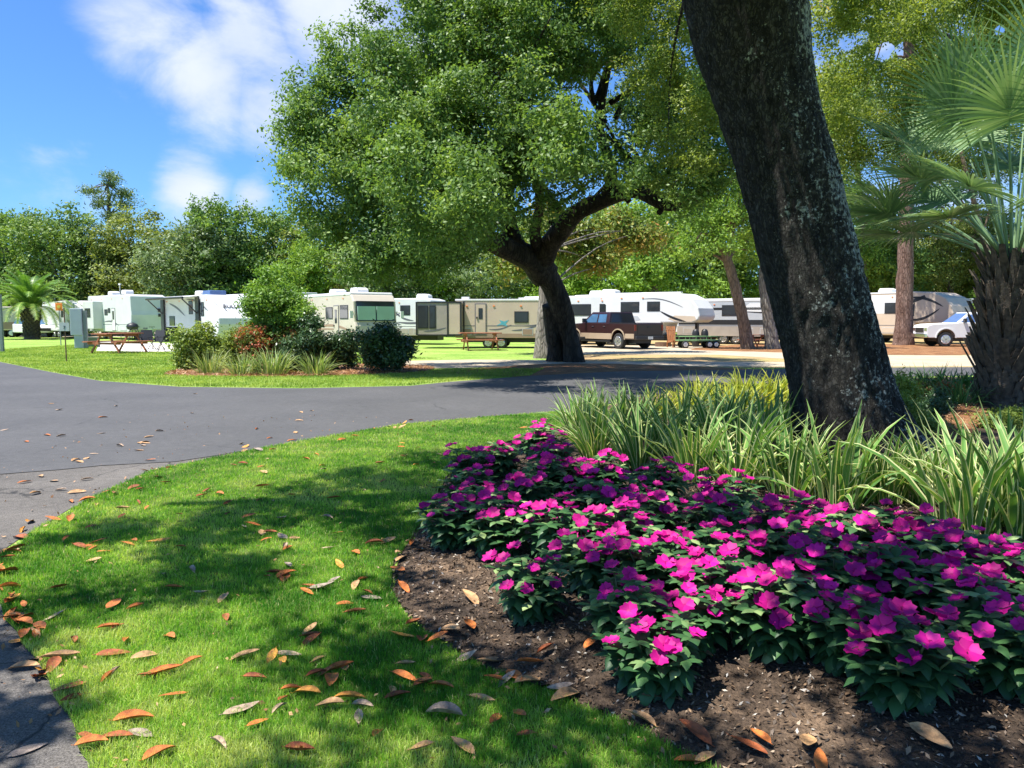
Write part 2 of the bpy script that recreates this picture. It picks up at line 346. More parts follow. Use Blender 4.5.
M['bgA'] = leafmat('green leaves', [(0, (0.064, 0.130, 0.027)), (.5, (0.143, 0.234, 0.049)), (1, (0.272, 0.364, 0.086))], trans=.3)
M['bgB'] = leafmat('blue green leaves', [(0, (0.064, 0.117, 0.043)), (.5, (0.157, 0.221, 0.086)), (1, (0.272, 0.338, 0.148))], trans=.3)
M['bgC'] = leafmat('bright leaves', [(0, (0.073, 0.154, 0.026)), (.5, (0.182, 0.308, 0.047)), (1, (0.339, 0.462, 0.084))], trans=.4)
M['bgD'] = leafmat('olive leaves', [(0, (0.084, 0.120, 0.028)), (.5, (0.192, 0.240, 0.051)), (1, (0.312, 0.348, 0.091))], trans=.35)
M['pineleaf'] = leafmat('pine needles', [(0, (.09, .15, .045)), (1, (.22, .30, .10))], trans=.2)
M['shrubdark'] = leafmat('dark glossy shrub leaves', [(0, (0.021, 0.049, 0.020)), (.7, (0.056, 0.112, 0.040)), (1, (0.140, 0.210, 0.093))], trans=.15, rough=.35)
M['shrublime'] = leafmat('lime shrub leaves', [(0, (.06, .13, .02)), (.5, (.15, .28, .04)), (1, (.28, .42, .08))], trans=.35)
M['shrubyel'] = leafmat('yellow green shrub leaves', [(0, (.07, .12, .02)), (.5, (.20, .28, .05)), (1, (.36, .38, .09))], trans=.3)
M['shrubred'] = leafmat('reddish shrub leaves', [(0, (.06, .11, .02)), (.45, (.14, .2, .04)), (.6, (.35, .12, .05)), (1, (.5, .12, .06))], trans=.3)
M['muhly'] = leafmat('pale grass blades', [(0, (.12, .20, .05)), (.6, (.24, .34, .11)), (1, (.42, .42, .2))], trans=.3)
M['palmfrond'] = leafmat('palm leaflets', [(0, (.07, .17, .03)), (.5, (.17, .30, .06)), (1, (.46, .48, .12))], trans=.3, rough=.4)
M['sabal'] = leafmat('fan palm blades', [(0, (0.074, 0.149, 0.065)), (.5, (0.149, 0.266, 0.122)), (1, (0.386, 0.501, 0.278))], trans=.2, rough=.4, spec=.4)
M['grass'] = leafmat('lawn grass blades', [(0, (.05, .20, .018)), (.4, (.18, .41, .038)), (.75, (.44, .61, .11)), (1, (.58, .58, .26))], trans=.45, rough=.5)
M['fargrass'] = leafmat('far lawn grass blades', [(0, (.13, .22, .03)), (.5, (.26, .37, .06)), (.9, (.42, .48, .12)), (1, (.50, .46, .22))], trans=.4)
M['flax'] = leafmat('variegated strap leaves', [(0, (0.063, 0.161, 0.034)), (.5, (0.127, 0.276, 0.055)), (.7, (0.189, 0.345, 0.077)), (.71, (0.429, 0.483, 0.177)), (1, (0.732, 0.713, 0.376))], trans=.25, rough=.5, spec=.3)
M['flaxlit'] = leafmat('sunlit tinted strap leaves', [(0, (.22, .30, .03)), (.5, (.38, .42, .05)), (1, (.62, .58, .12))], trans=.4)  # lit version of the strap leaves, sunlight put into the yellow colour
M['liriope'] = leafmat('dark strap leaves', [(0, (0.045, 0.120, 0.028)), (.6, (0.105, 0.225, 0.057)), (1, (0.270, 0.420, 0.143))], trans=.2)
M['impleaf'] = leafmat('impatiens leaves', [(0, (0.017, 0.054, 0.020)), (.5, (0.034, 0.097, 0.033)), (.85, (0.068, 0.162, 0.051)), (1, (0.311, 0.410, 0.164))], trans=.15, rough=.45, spec=.3)
M['petal'] = leafmat('magenta petals', [(0, (.34, .002, .13)), (.5, (.56, .003, .235)), (1, (.72, .008, .33))], trans=.3, tcol=1.0, rough=.6)
M['petal'].node_tree.nodes['Mix'].inputs[7].default_value = (1.0, .6, 1.0, 1)
M['stem'] = plain('green stem', (.07, .09, .03), .6)
for k, c in dict(dl_orange=(.46, .135, .025), dl_rust=(.27, .07, .02), dl_tan=(.42, .24, .11), dl_pale=(.38, .27, .19), dl_yellow=(.56, .25, .04), dl_grey=(.26, .20, .16)).items():
    M[k] = plain('dead leaf ' + k[3:], c, .6, var=.5, scale=5, bump=.4, bs=60)
M['chips'] = leafmat('mulch chips', [(0, (0.028, 0.020, 0.014)), (.55, (0.098, 0.063, 0.039)), (.8, (0.238, 0.154, 0.091)), (.93, (0.364, 0.280, 0.196)), (1, (.42, .40, .36))], trans=0)
M['strawblade'] = leafmat('pine needles straw', [(0, (.14, .06, .03)), (.6, (.34, .17, .08)), (1, (.52, .34, .18))], trans=.1)
# ================================================================= GROUND
def sheet(name, poly, z, mat, kind='structure', sub=0):
    me = bpy.data.meshes.new(name)
    me.from_pydata([(p[0], p[1], z) for p in poly], [], [list(range(len(poly)))]); me.materials.append(mat)
    me.update()
    if me.polygons[0].normal.z < 0: me.flip_normals()
    o = link(name, me); tag(o, kind=kind); return o
def smooth_poly(pxs, sub=5, closed=True, toworld=True):
    P = [gp(*p) if toworld else Vector(p) for p in pxs]; n = len(P); out_ = []
    for i in range(n):
        p0, p1, p2, p3 = P[(i - 1) % n], P[i], P[(i + 1) % n], P[(i + 2) % n]
        for k in range(sub):
            t = k / sub
            out_.append(0.5 * ((2 * p1) + (p2 - p0) * t + (2 * p0 - 5 * p1 + 4 * p2 - p3) * t * t + (3 * p1 - p0 - 3 * p2 + p3) * t ** 3))
    return out_
def jag(poly, a, f, seed=0):
    """subdivide and roughen an outline"""
    res = []; n = len(poly)
    for i in range(n):
        p, q = Vector((poly[i][0], poly[i][1], 0)), Vector((poly[(i + 1) % n][0], poly[(i + 1) % n][1], 0)); L_ = (q - p).length
        k = max(1, min(400, int(L_ / f)))
        for j in range(k):
            c = p.lerp(q, j / k); res.append((c.x + a * mnoise.noise(c * 3 + Vector((seed, 0, 0))), c.y + a * mnoise.noise(c * 3 + Vector((0, seed, 9)))))
    return res
big = 900
sheet('ground', [(-big, -60), (big, -60), (big, big), (-big, big)], -.004, M['grassground'])
# road: old asphalt first, new asphalt overlay on it
P = lambda a, b: tuple(gp(a, b)[:2])
far_edge = [(0, 362), (50, 372), (100, 381), (180, 387), (300, 388.5), (410, 386), (450, 382), (530, 376), (620, 371.5), (760, 369.5), (900, 367.5), (1024, 367)]
near_edge = [(1024, 373.5), (900, 376), (800, 380), (720, 385), (640, 395), (560, 412), (480, 418), (400, 425), (300, 442), (230, 455), (150, 472), (90, 500), (45, 527), (5, 553)]
lawn_left = [(-12, 570), (-15, 590), (5, 615), (28, 650), (48, 690), (70, 720), (92, 768)]
oldroad = [P(*p) for p in far_edge] + [(45, 26), (45, 22)] + [(P(*p)[0], P(*p)[1] - .3) for p in near_edge] + [(P(*p)[0] + .3, P(*p)[1]) for p in lawn_left] + [(-1.1, 1.5), (-.9, -4), (-12, -4), (-30, 8), (-60, 20), (-75, 45)]
sheet('old_road', jag(oldroad, .03, .3, 3), .0, M['oldasphalt'])
seam = [(-60, 478), (0, 474.5), (60, 470), (100, 466), (135, 464), (175, 462), (240, 452)]
newroad = [P(*p) for p in far_edge] + [(45, 26), (45, 22)] + [(P(*p)[0], P(*p)[1] - .3) for p in near_edge[:8]] + [P(*p) for p in seam[::-1]] + [(-60, 20), (-75, 45)]
sheet('road', jag(newroad, .015, .3, 3), .006, M['asphalt'])
# near lawn slab of turf, a real step above the asphalt
lawn_px = near_edge[5:] + lawn_left
bed_edge = [(700, 768), (640, 733), (560, 700), (500, 676), (450, 652), (412, 626), (391, 592), (394, 562), (412, 540), (430, 512), (446, 478), (480, 450), (530, 436), (575, 425), (585, 412)]
lawn = [P(*p) for p in lawn_px] + [(-1.0, 1.2), (1.6, 1.0), P(760, 800)] + [P(*p) for p in bed_edge[:-1]]
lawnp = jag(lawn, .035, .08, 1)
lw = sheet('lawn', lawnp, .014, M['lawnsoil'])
# planting bed: gently mounded mulch
bed = [P(*p) for p in bed_edge] + [P(640, 397), P(720, 387), P(800, 382), P(900, 378), P(1024, 376), (30, 20), (14, 2), (3, .6), (1.6, .9), P(760, 800)]
bedj = jag(bed, .05, .1, 5)
def bed_h(X, Y):
    d = np.full(len(X), 9.0)
    for i in range(len(bed)):
        a = np.array(bed[i]); b = np.array(bed[(i + 1) % len(bed)]); ab = b - a
        t = np.clip(((X - a[0]) * ab[0] + (Y - a[1]) * ab[1]) / (ab @ ab), 0, 1)
        d = np.minimum(d, np.hypot(X - a[0] - t * ab[0], Y - a[1] - t * ab[1]))
    d = np.where(inpoly(X, Y, bed), d, 0)
    return .012 + .13 * (1 - np.exp(-d / .7)) * np.exp(-np.maximum(Y - 9, 0) / 5) + .02 * (vnoise(X, Y, 3.1, 4) - .5) * np.minimum(1, d * 3)
def bh(p): return float(bed_h(np.array([p[0]]), np.array([p[1]]))[0])
def grid_bed():
    xs = np.concatenate((np.arange(-1.2, 5, .04), np.arange(5, 30, .4))); ys = np.concatenate((np.arange(.6, 9, .04), np.arange(9, 27, .25)))
    XX, YY = np.meshgrid(xs, ys); X = XX.ravel(); Y = YY.ravel()
    Z = bed_h(X, Y) + .012 * (vnoise(X, Y, 18, 8, 3) - .5); ins = inpoly(X, Y, bedj)
    nx, ny = len(xs), len(ys); q = np.arange(nx * ny).reshape(ny, nx)
    quads = np.stack((q[:-1, :-1].ravel(), q[:-1, 1:].ravel(), q[1:, 1:].ravel(), q[1:, :-1].ravel()), 1)
    quads = quads[ins[quads].sum(1) >= 3]
    used = np.unique(quads); remap = np.zeros(nx * ny, int); remap[used] = np.arange(len(used))
    V_ = np.stack((X, Y, Z), 1)[used]
    return npmesh('bed', V_, np.full(len(quads), 4), remap[quads].ravel(), M['mulch'], smooth=True)
tag(link('planting_bed_soil', grid_bed()), kind='structure')
# far ground covers
sheet('gravel_road', [P(*p) for p in [(400, 361), (470, 359.5), (540, 360), (600, 361.5), (780, 362), (1030, 355), (1030, 366), (900, 366.5), (760, 366.5), (600, 366), (500, 367), (400, 369)]], .002, M['gravel'])
sheet('gravel_lane', [P(*p) for p in [(560, 345), (700, 346), (860, 355), (1060, 356), (1060, 363), (860, 363.5), (720, 355), (560, 354)]], .006, M['gravel'])
sheet('sandy_ground', [P(*p) for p in [(545, 360), (585, 340), (1100, 333), (1100, 368), (800, 368), (600, 367)]], 0.0, M['dirt'])
sheet('concrete_pad', [P(*p) for p in [(96, 351), (186, 352), (192, 344), (100, 341)]], .003, M['concrete'])
sheet('campsite_lane', [P(*p) for p in [(-60, 336), (100, 337), (330, 337), (330, 332), (-60, 331)]], .003, M['gravel'])
sheet('oak_straw_ground', jag(smooth_poly([(395, 374), (470, 369), (545, 364), (620, 364), (700, 367), (760, 370), (620, 372.5), (530, 377), (470, 375)], 4), .2, .3), .004, M['straw'])
sheet('shrub_bed_straw', jag(smooth_poly([(165, 374), (200, 368), (300, 364), (420, 366), (428, 371), (380, 374.5), (280, 377), (190, 376)], 4), .2, .3), .008, M['straw'])
sheet('pine_straw_ground', jag(smooth_poly([(690, 349), (760, 344), (880, 344), (990, 345), (1040, 349), (960, 355), (860, 354), (740, 351.5)], 4), .2, .3), .010, M['straw'])
# ================================================================= VEGETATION
def leafquads(C, size, nb=None, seed=0, aspect=.5, flat=.35, out=None):
    """C: Nx3 centres; returns verts for one rhombic leaf each"""
    r = np.random.default_rng(seed); n = len(C)
    nm = r.normal(size=(n, 3)); nm[:, 2] += flat * 2
    if out is not None: nm += out * 1.1
    nm /= np.linalg.norm(nm, axis=1)[:, None] + 1e-9
    t = r.normal(size=(n, 3)); t -= nm * (t * nm).sum(1)[:, None]; t /= np.linalg.norm(t, axis=1)[:, None] + 1e-9
    b = np.cross(nm, t); s = (size * r.uniform(.65, 1.3, n))[:, None]
    V_ = np.stack((C - t * s * .5, C + b * s * aspect * .5 + t * s * .06, C + t * s * .5, C - b * s * aspect * .5 + t * s * .06), 1)
    return V_.reshape(-1, 3)
def ball(r, n):
    d = r.normal(size=(n, 3)); d /= np.linalg.norm(d, axis=1)[:, None]; return d
def crown_pts(lobes, nclump, nsub, nleaf, clumpR, subR, seed=0, shell=.55):
    """three-level foliage: lobes > clumps > sprays > leaves"""
    r = np.random.default_rng(seed); lb = np.array(lobes, float)
    wts = lb[:, 3] * lb[:, 4] + lb[:, 5] * lb[:, 3]; wts /= wts.sum()
    k = r.choice(len(lb), nclump, p=wts); d = ball(r, nclump); rad = (shell + (1 - shell) * r.random(nclump))[:, None]
    cc = lb[k, :3] + d * rad * lb[k, 3:6]; cr_ = clumpR * r.uniform(.6, 1.35, nclump)
    d2 = ball(r, nclump * nsub); d2[:, 2] = d2[:, 2] * .75 + .12; ci = np.repeat(np.arange(nclump), nsub)
    sc_ = cc[ci] + d2 * (cr_[ci] * r.uniform(.35, 1.0, len(ci)))[:, None]
    si = np.repeat(np.arange(len(sc_)), nleaf); sprayR = subR * r.uniform(.6, 1.4, len(sc_))
    d3 = r.normal(size=(len(si), 3)) * np.array([1, 1, .6])
    C = sc_[si] + d3 * sprayR[si][:, None] * .6
    outv = d2[si] * .7 + d[ci][si] * .4
    ct = r.random(nclump); st = r.random(len(sc_))
    tint = np.clip(.45 * ct[ci][si] + .3 * st[si] + .35 * r.random(len(si)) - .05, 0, 1)
    return C, outv, tint, cc
def cloudmesh(name, C, out_, tint, size, mat, seed=0, aspect=.5, flat=.3):
    V_ = leafquads(C, size, seed=seed, aspect=aspect, flat=flat, out=out_)
    n = len(C); return npmesh(name, V_, np.full(n, 4), np.arange(4 * n), mat, tint)
def blob(px, py, Y, rp, ry=None, zs=1.0):
    p = pt(px, py, Y); r_ = rp * Y / F; return (p.x, p.y, p.z, r_, ry or r_, r_ * zs)
def rel(o, base):
    return [(Vector(p) - base) for p in o]
# ---- the big live oak
def live_oak():
    base = gp(566, 362); Y0 = base.y
    t = thing('live_oak', 'big spreading live oak with leaning dark split trunk and dense round crown beyond the road', 'tree', base)
    b = MB(); W = lambda px, py, Y: pt(px, py, Y) - base
    b.tube([W(574, 366, Y0), W(572, 345, Y0), W(566, 325, Y0), W(560, 305, Y0 - .2), W(552, 285, Y0 - .4), W(542, 268, Y0 - .7)], [0.436, 0.324, 0.352, 0.408, 0.422, 0.436], 18, 5, .22, 1.6, 2)
    b.tube([W(556, 366, Y0 + .5), W(556, 345, Y0 + .4), W(553, 325, Y0 + .2), W(552, 305, Y0)], [0.422, 0.310, 0.338, 0.352], 16, 5, .2, 1.6, 9)
    b.tube([W(545, 275, Y0 - .5), W(532, 260, Y0 - 1), W(515, 252, Y0 - 1.6), W(490, 240, Y0 - 2.5), W(462, 220, Y0 - 3.5), W(440, 190, Y0 - 4.5), W(415, 150, Y0 - 5)], [0.496, 0.464, 0.400, 0.336, 0.256, 0.192, 0.096], 14, 5, .2, 1.5, 3)
    b.tube([W(540, 268, Y0 - .6), W(550, 245, Y0 - 1.5), W(575, 215, Y0 - 2.6), W(605, 200, Y0 - 3.5), W(635, 190, Y0 - 4.5), W(665, 205, Y0 - 5.5), W(690, 200, Y0 - 6.2), W(712, 188, Y0 - 7)], [0.440, 0.360, 0.296, 0.264, 0.240, 0.176, 0.144, 0.064], 12, 5, .2, 1.5, 4)
    b.tube([W(520, 255, Y0 - 1.3), W(508, 220, Y0 - 2), W(508, 180, Y0 - 2.5), W(515, 130, Y0 - 3), W(500, 70, Y0 - 3.5)], [0.336, 0.272, 0.224, 0.160, 0.080], 10, 5, .2, 1.5, 5)
    b.tube([W(543, 262, Y0 - .8), W(535, 235, Y0 - 2), W(540, 200, Y0 - 4), W(530, 160, Y0 - 6)], [0.272, 0.192, 0.144, 0.080], 10, 5, .2, 1.5, 6)
    b.tube([W(605, 200, Y0 - 3.5), W(612, 170, Y0 - 4), W(600, 130, Y0 - 4.2), W(606, 80, Y0 - 4.5), W(620, 30, Y0 - 5)], [0.224, 0.160, 0.128, 0.096, 0.048], 8, 5, .2, 1.5, 7)
    b.tube([W(500, 245, Y0 - 2.2), W(470, 235, Y0 - 4.5), W(430, 225, Y0 - 6.5), W(390, 200, Y0 - 7.5)], [0.272, 0.200, 0.144, 0.064], 8, 5, .2, 1.5, 8)
    r = random.Random(4)
    starts = [(440, 190, 4.5), (500, 120, 3.2), (606, 110, 4.3), (665, 200, 5.5), (415, 150, 5), (530, 160, 6), (430, 225, 6.5), (560, 220, 2.2), (635, 190, 4.5), (480, 230, 3)]
    for k in range(60):
        s = starts[k % len(starts)]; p = W(s[0] + r.uniform(-14, 14), s[1] + r.uniform(-14, 14), Y0 - s[2]); a = r.uniform(0, 6.28); l = r.uniform(1.6, 3.6)
        q = p + Vector((math.cos(a) * l, math.sin(a) * l * .8, r.uniform(.1, 1.0) * l)); mid = (p + q) / 2 + Vector((r.uniform(-.4, .4), r.uniform(-.4, .4), r.uniform(-.2, .5)))
        b.tube([p, mid, q], [0.088, 0.056, 0.016], 6, 4, .15, 2)
    b.build('trunk', M['oakbark'], t, smooth=True)
    lobes = []
    for (px, py, rp, dy) in [(345, 252, 24, -6), (383, 262, 25, -7), (425, 264, 22, -6), (322, 225, 24, -6), (362, 268, 16, -8), (290, 160, 26, -5.5), (300, 120, 26, -6), (335, 120, 52, -6.5), (318, 165, 40, -7), (305, 205, 22, -7), (360, 190, 50, -7), (365, 75, 50, -6), (352, 240, 30, -7), (395, 245, 34, -7.5), (440, 252, 30, -7), (400, 130, 70, -7.5),
                             (425, 50, 70, -6.5), (470, 140, 75, -8), (455, 205, 50, -8), (500, 40, 80, -7), (540, 110, 60, -8), (520, 180, 48, -7), (500, -60, 90, -6), (420, -30, 60, -6), (570, 40, 55, -6.5), (600, -50, 80, -6), (575, 170, 34, -6),
                             (640, 20, 60, -7), (680, -40, 70, -7), (670, 90, 50, -7.5), (665, 150, 46, -7.5), (715, 160, 40, -8), (720, 100, 50, -8), (625, 165, 24, -6), (700, 195, 22, -8), (480, 225, 30, -5), (390, 180, 60, -3), (470, 100, 90, -2), (640, 100, 50, -2.5), (560, 10, 90, -1), (430, 225, 45, -10), (480, 190, 45, -11.5), (560, 150, 40, -12), (400, 160, 50, -11), (640, 170, 32, -12)] + [(560, -130, 70, -12), (640, -160, 70, -11), (480, -110, 70, -11)]:  # last three lobes, above the view, are added to shade the road
        lobes.append(blob(px, py, Y0 + dy, rp * .93, zs=.9))
    C, o_, ti, cc = crown_pts(lobes, 1000, 18, 23, .60, .25, seed=11, shell=.45)
    # keep the gaps of sky round the upper right fork open
    keep = np.ones(len(C), bool)
    for (px, py, rp) in [(597, 92, 8), (612, 112, 5), (656, 132, 5)]:
        for Yc in (Y0 - 9, Y0 - 6, Y0 - 3, Y0):
            c = np.array(pt(px, py, Yc)); k = np.hypot(C[:, 0] - c[0], C[:, 2] - c[2]) < rp * Yc / F; keep &= ~(k & (abs(C[:, 1] - Yc) < 1.6))
    C, o_, ti = C[keep], o_[keep], ti[keep]
    link('crown', cloudmesh('oak_crown', C - np.array(base), o_, ti, .108, M['oakleaf'], 5), t)
live_oak()
# ---- generic trees
def tree_meshes(seed, mat, H=11, Wd=7, trunkH=3, nlobe=7, ncl=150, nsub=9, nl=12, leaf=.26, bark='greybark', tr=.25, crR=1.0, low=.25):
    r = random.Random(seed); lobes = []
    for k in range(nlobe):
        a = r.uniform(0, 6.28); z = H * (low + (0.93 - low) * (k + .5) / nlobe); wr = Wd / 2 * (1 - .55 * ((z / H - .45) / .55) ** 2 if z / H > .45 else .9)
        d = wr * .45; rr = wr * r.uniform(.5, .75)
        lobes.append((math.cos(a) * d, math.sin(a) * d, z, rr, rr, rr * r.uniform(.6, .85)))
    C, o_, ti, cc = crown_pts(lobes, ncl, nsub, nl, crR, leaf * 1.6, seed, .55)
    b = MB(); b.tube([(0, 0, -.1), (r.uniform(-.1, .1), 0, trunkH * .5), (r.uniform(-.3, .3), r.uniform(-.3, .3), trunkH), (r.uniform(-.4, .4), 0, H * .75)], [tr * 1.3, tr, tr * .85, tr * .3], 9, 4, .15, 1.5, seed)
    for k in range(9):
        l = lobes[k % len(lobes)]; z0 = trunkH * .8 + (l[2] - trunkH * .8) * .3
        b.tube([(0, 0, z0), (l[0] * .5, l[1] * .5, (z0 + l[2]) / 2 + .1), (l[0] + r.uniform(-.5, .5), l[1] + r.uniform(-.5, .5), l[2] + .3)], [tr * .55, tr * .35, tr * .1], 6, 3, .1, 1, seed)
    return b.mesh('tree_trunk', M[bark], True), cloudmesh('tree_crown', C, o_, ti, leaf, mat, seed)
KIND = {
 'mid': tree_meshes(21, M['bgA'], 11, 9, 2.4, 8, 190, 9, 12, .26),
 'blue': tree_meshes(22, M['bgB'], 10, 9, 2, 8, 190, 9, 12, .27),
 'bright': tree_meshes(23, M['bgC'], 10, 8.5, 2, 8, 180, 9, 12, .27),
 'olive': tree_meshes(24, M['bgD'], 11, 9, 2.2, 9, 190, 9, 12, .26),
 'dark': tree_meshes(25, M['oakleaf'], 11, 9.5, 2, 9, 210, 9, 12, .27),
}
def put_tree(kind, px, Y, H, label, wide=1.0, rz=0, group=None, name='leafy_tree'):
    X = (px - 512) / F * Y * 1.0
    t = thing(name, label, 'tree', (X, Y, 0), rz, group); s = H / 11.0
    t.scale = (s * wide, s * wide, s)
    link('trunk', KIND[kind][0], t); link('crown', KIND[kind][1], t)
TL = 'treeline behind the campers'
for i, (k, px, Y, H, wd, lab) in enumerate([
    ('mid', -30, 78, 13.0, 1.1, 'mid green broad tree at the far left end of the treeline, behind the palm'),
    ('dark', 25, 74, 12.4, 1.1, 'dark green full tree in the treeline directly above the date palm'),
    ('mid', 68, 72, 12.2, 1.1, 'mid green rounded tree in the treeline between the date palm and the tall pine'),
    ('blue', 118, 74, 10.8, 1.1, 'grey green tree in the treeline under the tall pine, above the white fifth wheel camper'),
    ('olive', 160, 72, 11.8, 1.1, 'olive green dome shaped tree in the treeline right of the tall pine'),
    ('blue', 196, 68, 11.4, 1.0, 'grey green tree in the treeline above the trailer with the slanted white cap'),
    ('dark', 232, 70, 12.6, 1.0, 'tall dark tree in the treeline just left of the live oak crown edge'),
    ('dark', 268, 72, 12.0, 1.0, 'dark tree of the treeline half hidden behind the left edge of the live oak'),
    ('bright', 300, 66, 9.0, 1.0, 'lime green tree behind the camper with the dark awning'),
    ('olive', 335, 72, 11.5, 1.1, 'olive tree of the treeline behind the cream motorhome'),
    ('blue', 385, 68, 11.0, 1.1, 'blue green tree of the treeline right of the cream motorhome roof'),
    ('bright', 435, 72, 11.5, 1.1, 'green tree of the treeline above the patio bump-out of the tan trailer'),
    ('blue', 480, 70, 11.0, 1.1, 'blue green tree of the treeline above the middle of the tan trailer'),
    ('bright', 575, 72, 12.0, 1.1, 'bright green tree of the treeline seen just right of the oak trunk'),
    ('dark', 620, 74, 13.5, 1.1, 'darker green tree of the treeline above the maroon pickup'),
    ('bright', 655, 66, 13.2, 1.1, 'bright green tree of the treeline above the big white fifth wheel camper'),
    ('mid', 700, 72, 14.0, 1.1, 'mid green tree of the treeline right of the white fifth wheel nose'),
    ('bright', 760, 74, 12.0, 1.1, 'bright tree of the treeline hidden mostly by the near dark trunk'),
    ('bright', 845, 70, 11, 1.1, 'bright green tree just right of the near dark trunk, behind the campers'),
    ('mid', 880, 66, 12, 1.0, 'green tree left of the straight pine trunk'),
    ('olive', 930, 72, 12, 1.1, 'olive tree behind the tan fifth wheel, right of the pine trunk'),
    ('olive', 985, 68, 11, 1.1, 'olive tree far behind the fan palm trunk'),
    ('bright', 1040, 60, 11, 1.1, 'bright green tree at the right edge of the picture beyond the fan palm'),
    ('dark', 530, 80, 13, 1.2, 'dark tree of the treeline right behind the leaning oak trunk')]):
    put_tree(k, px, Y, H, lab, wd, i * 1.3, TL)
# low brushy understorey so no daylight shows under the treeline
C, o_, ti, cc = crown_pts([(x, 84 + 3 * math.sin(x), 2.6, 6, 3, 3.4) for x in np.arange(-75, 90, 6)], 900, 9, 12, 1.2, .5, 31, .3)
tag(link('understorey', cloudmesh('understorey', C, o_, ti, .36, M['bgA'], 32)), 'dense green undergrowth filling the foot of the treeline', 'undergrowth', kind='stuff')
# right-hand mid distance trees with visible trunks
def special_tree(name, label, base, trunk, lobes, bark, leafm, ncl, nsub, nl, leaf, clR, seed, branches=14, brr=.09, shell=.4, cutsky=()):
    t = thing(name, label, 'tree', base); b = MB()
    for (pts, rad) in trunk: b.tube([Vector(p) - base for p in pts], rad, 14, 5, .16, 2.0, seed)
    r = random.Random(seed); top = Vector(trunk[0][0][-1])
    for k in range(branches):
        l = lobes[k % len(lobes)]; q = Vector(l[:3]) + Vector((r.uniform(-1, 1) * l[3] * .5, r.uniform(-1, 1) * l[4] * .5, r.uniform(-.2, .6) * l[5])); tt = trunk[k % len(trunk)][0]; s = Vector(tt[-1 if len(tt) < 3 else -r.choice((1, 1, 2))])
        mid = s.lerp(q, .5) + Vector((r.uniform(-.3, .3), r.uniform(-.3, .3), r.uniform(0, .5)))
        b.tube([s - base, mid - base, q - base], [brr, brr * .6, brr * .15], 7, 4, .12, 2, k)
    b.build('trunk', M[bark], t, smooth=True)
    C, o_, ti, cc = crown_pts(lobes, ncl, nsub, nl, clR, leaf * 2.2, seed, shell)
    for (px, py, rp) in cutsky:
        d = C - np.array((0, 0, CH)); a = np.array(pxdir(px, py)); a = a / np.linalg.norm(a)
        dist = d @ a; perp = np.linalg.norm(d - dist[:, None] * a, axis=1); k = perp > rp / F * dist
        C, o_, ti = C[k], o_[k], ti[k]
    link('crown', cloudmesh('crown', C - np.array(base), o_, ti, leaf, M[leafm], seed), t)
    return t
b0 = gp(747, 349)
special_tree('leaning_tree', 'slender leaning tree with warm brown trunk before the silver trailer', b0,
    [([pt(748, 352, b0.y), pt(744, 325, b0.y), pt(736, 290, b0.y), pt(728, 262, b0.y), pt(716, 240, b0.y)], [.42, .3, .27, .24, .15])],
    [blob(700, 215, b0.y, 26), blob(735, 200, b0.y, 30), blob(760, 225, b0.y, 22), blob(720, 245, b0.y - 1, 16), blob(690, 250, b0.y, 14), blob(770, 190, b0.y, 26), blob(745, 250, b0.y + 2, 14)], 'warmbark', 'bgC', 130, 10, 14, .17, .7, 41, brr=.1)
b0 = gp(771, 349)
special_tree('grey_trunk_tree', 'pale grey trunked tree partly hidden behind the near dark trunk', b0,
    [([pt(773, 352, b0.y), pt(769, 320, b0.y), pt(764, 280, b0.y), pt(768, 235, b0.y)], [.42, .32, .28, .16])],
    [blob(790, 180, b0.y, 30), blob(820, 160, b0.y, 28), blob(790, 120, b0.y, 30)], 'greybark', 'bgD', 60, 9, 13, .18, .7, 42)
b0 = gp(905, 345)
special_tree('pine_tree', 'tall straight pine with reddish scaly trunk before the tan fifth wheel', b0,
    [([pt(903, 349, b0.y), pt(904, 325, b0.y), pt(905, 280, b0.y), pt(906, 220, b0.y), pt(908, 150, b0.y), pt(910, 60, b0.y), pt(912, -60, b0.y)], [.68, .5, .46, .43, .4, .35, .25])],
    [blob(880, 90, b0.y, 30), blob(930, 60, b0.y, 30), blob(890, 20, b0.y, 40), blob(920, -40, b0.y, 45)], 'pinebark', 'pineleaf', 70, 9, 14, .2, .6, 43)
b0 = gp(543, 358)
special_tree('grey_trunk_tree', 'tree with pale grey trunk and rusty orange lower leaves just left of the oak trunk', b0,
    [([pt(543, 361, b0.y), pt(543, 340, b0.y), pt(544, 315, b0.y), pt(545, 290, b0.y), pt(548, 250, b0.y)], [.42, .3, .27, .25, .14])],
    [blob(500, 268, b0.y + 3, 20, zs=.7), blob(530, 262, b0.y + 2, 20, zs=.7), blob(580, 245, b0.y + 4, 26), blob(620, 235, b0.y + 5, 26), blob(600, 262, b0.y + 4, 18, zs=.7), blob(645, 240, b0.y + 5, 18), blob(550, 225, b0.y + 3, 24)], 'greybark', 'magleaf', 110, 10, 12, .2, .6, 44, brr=.045)
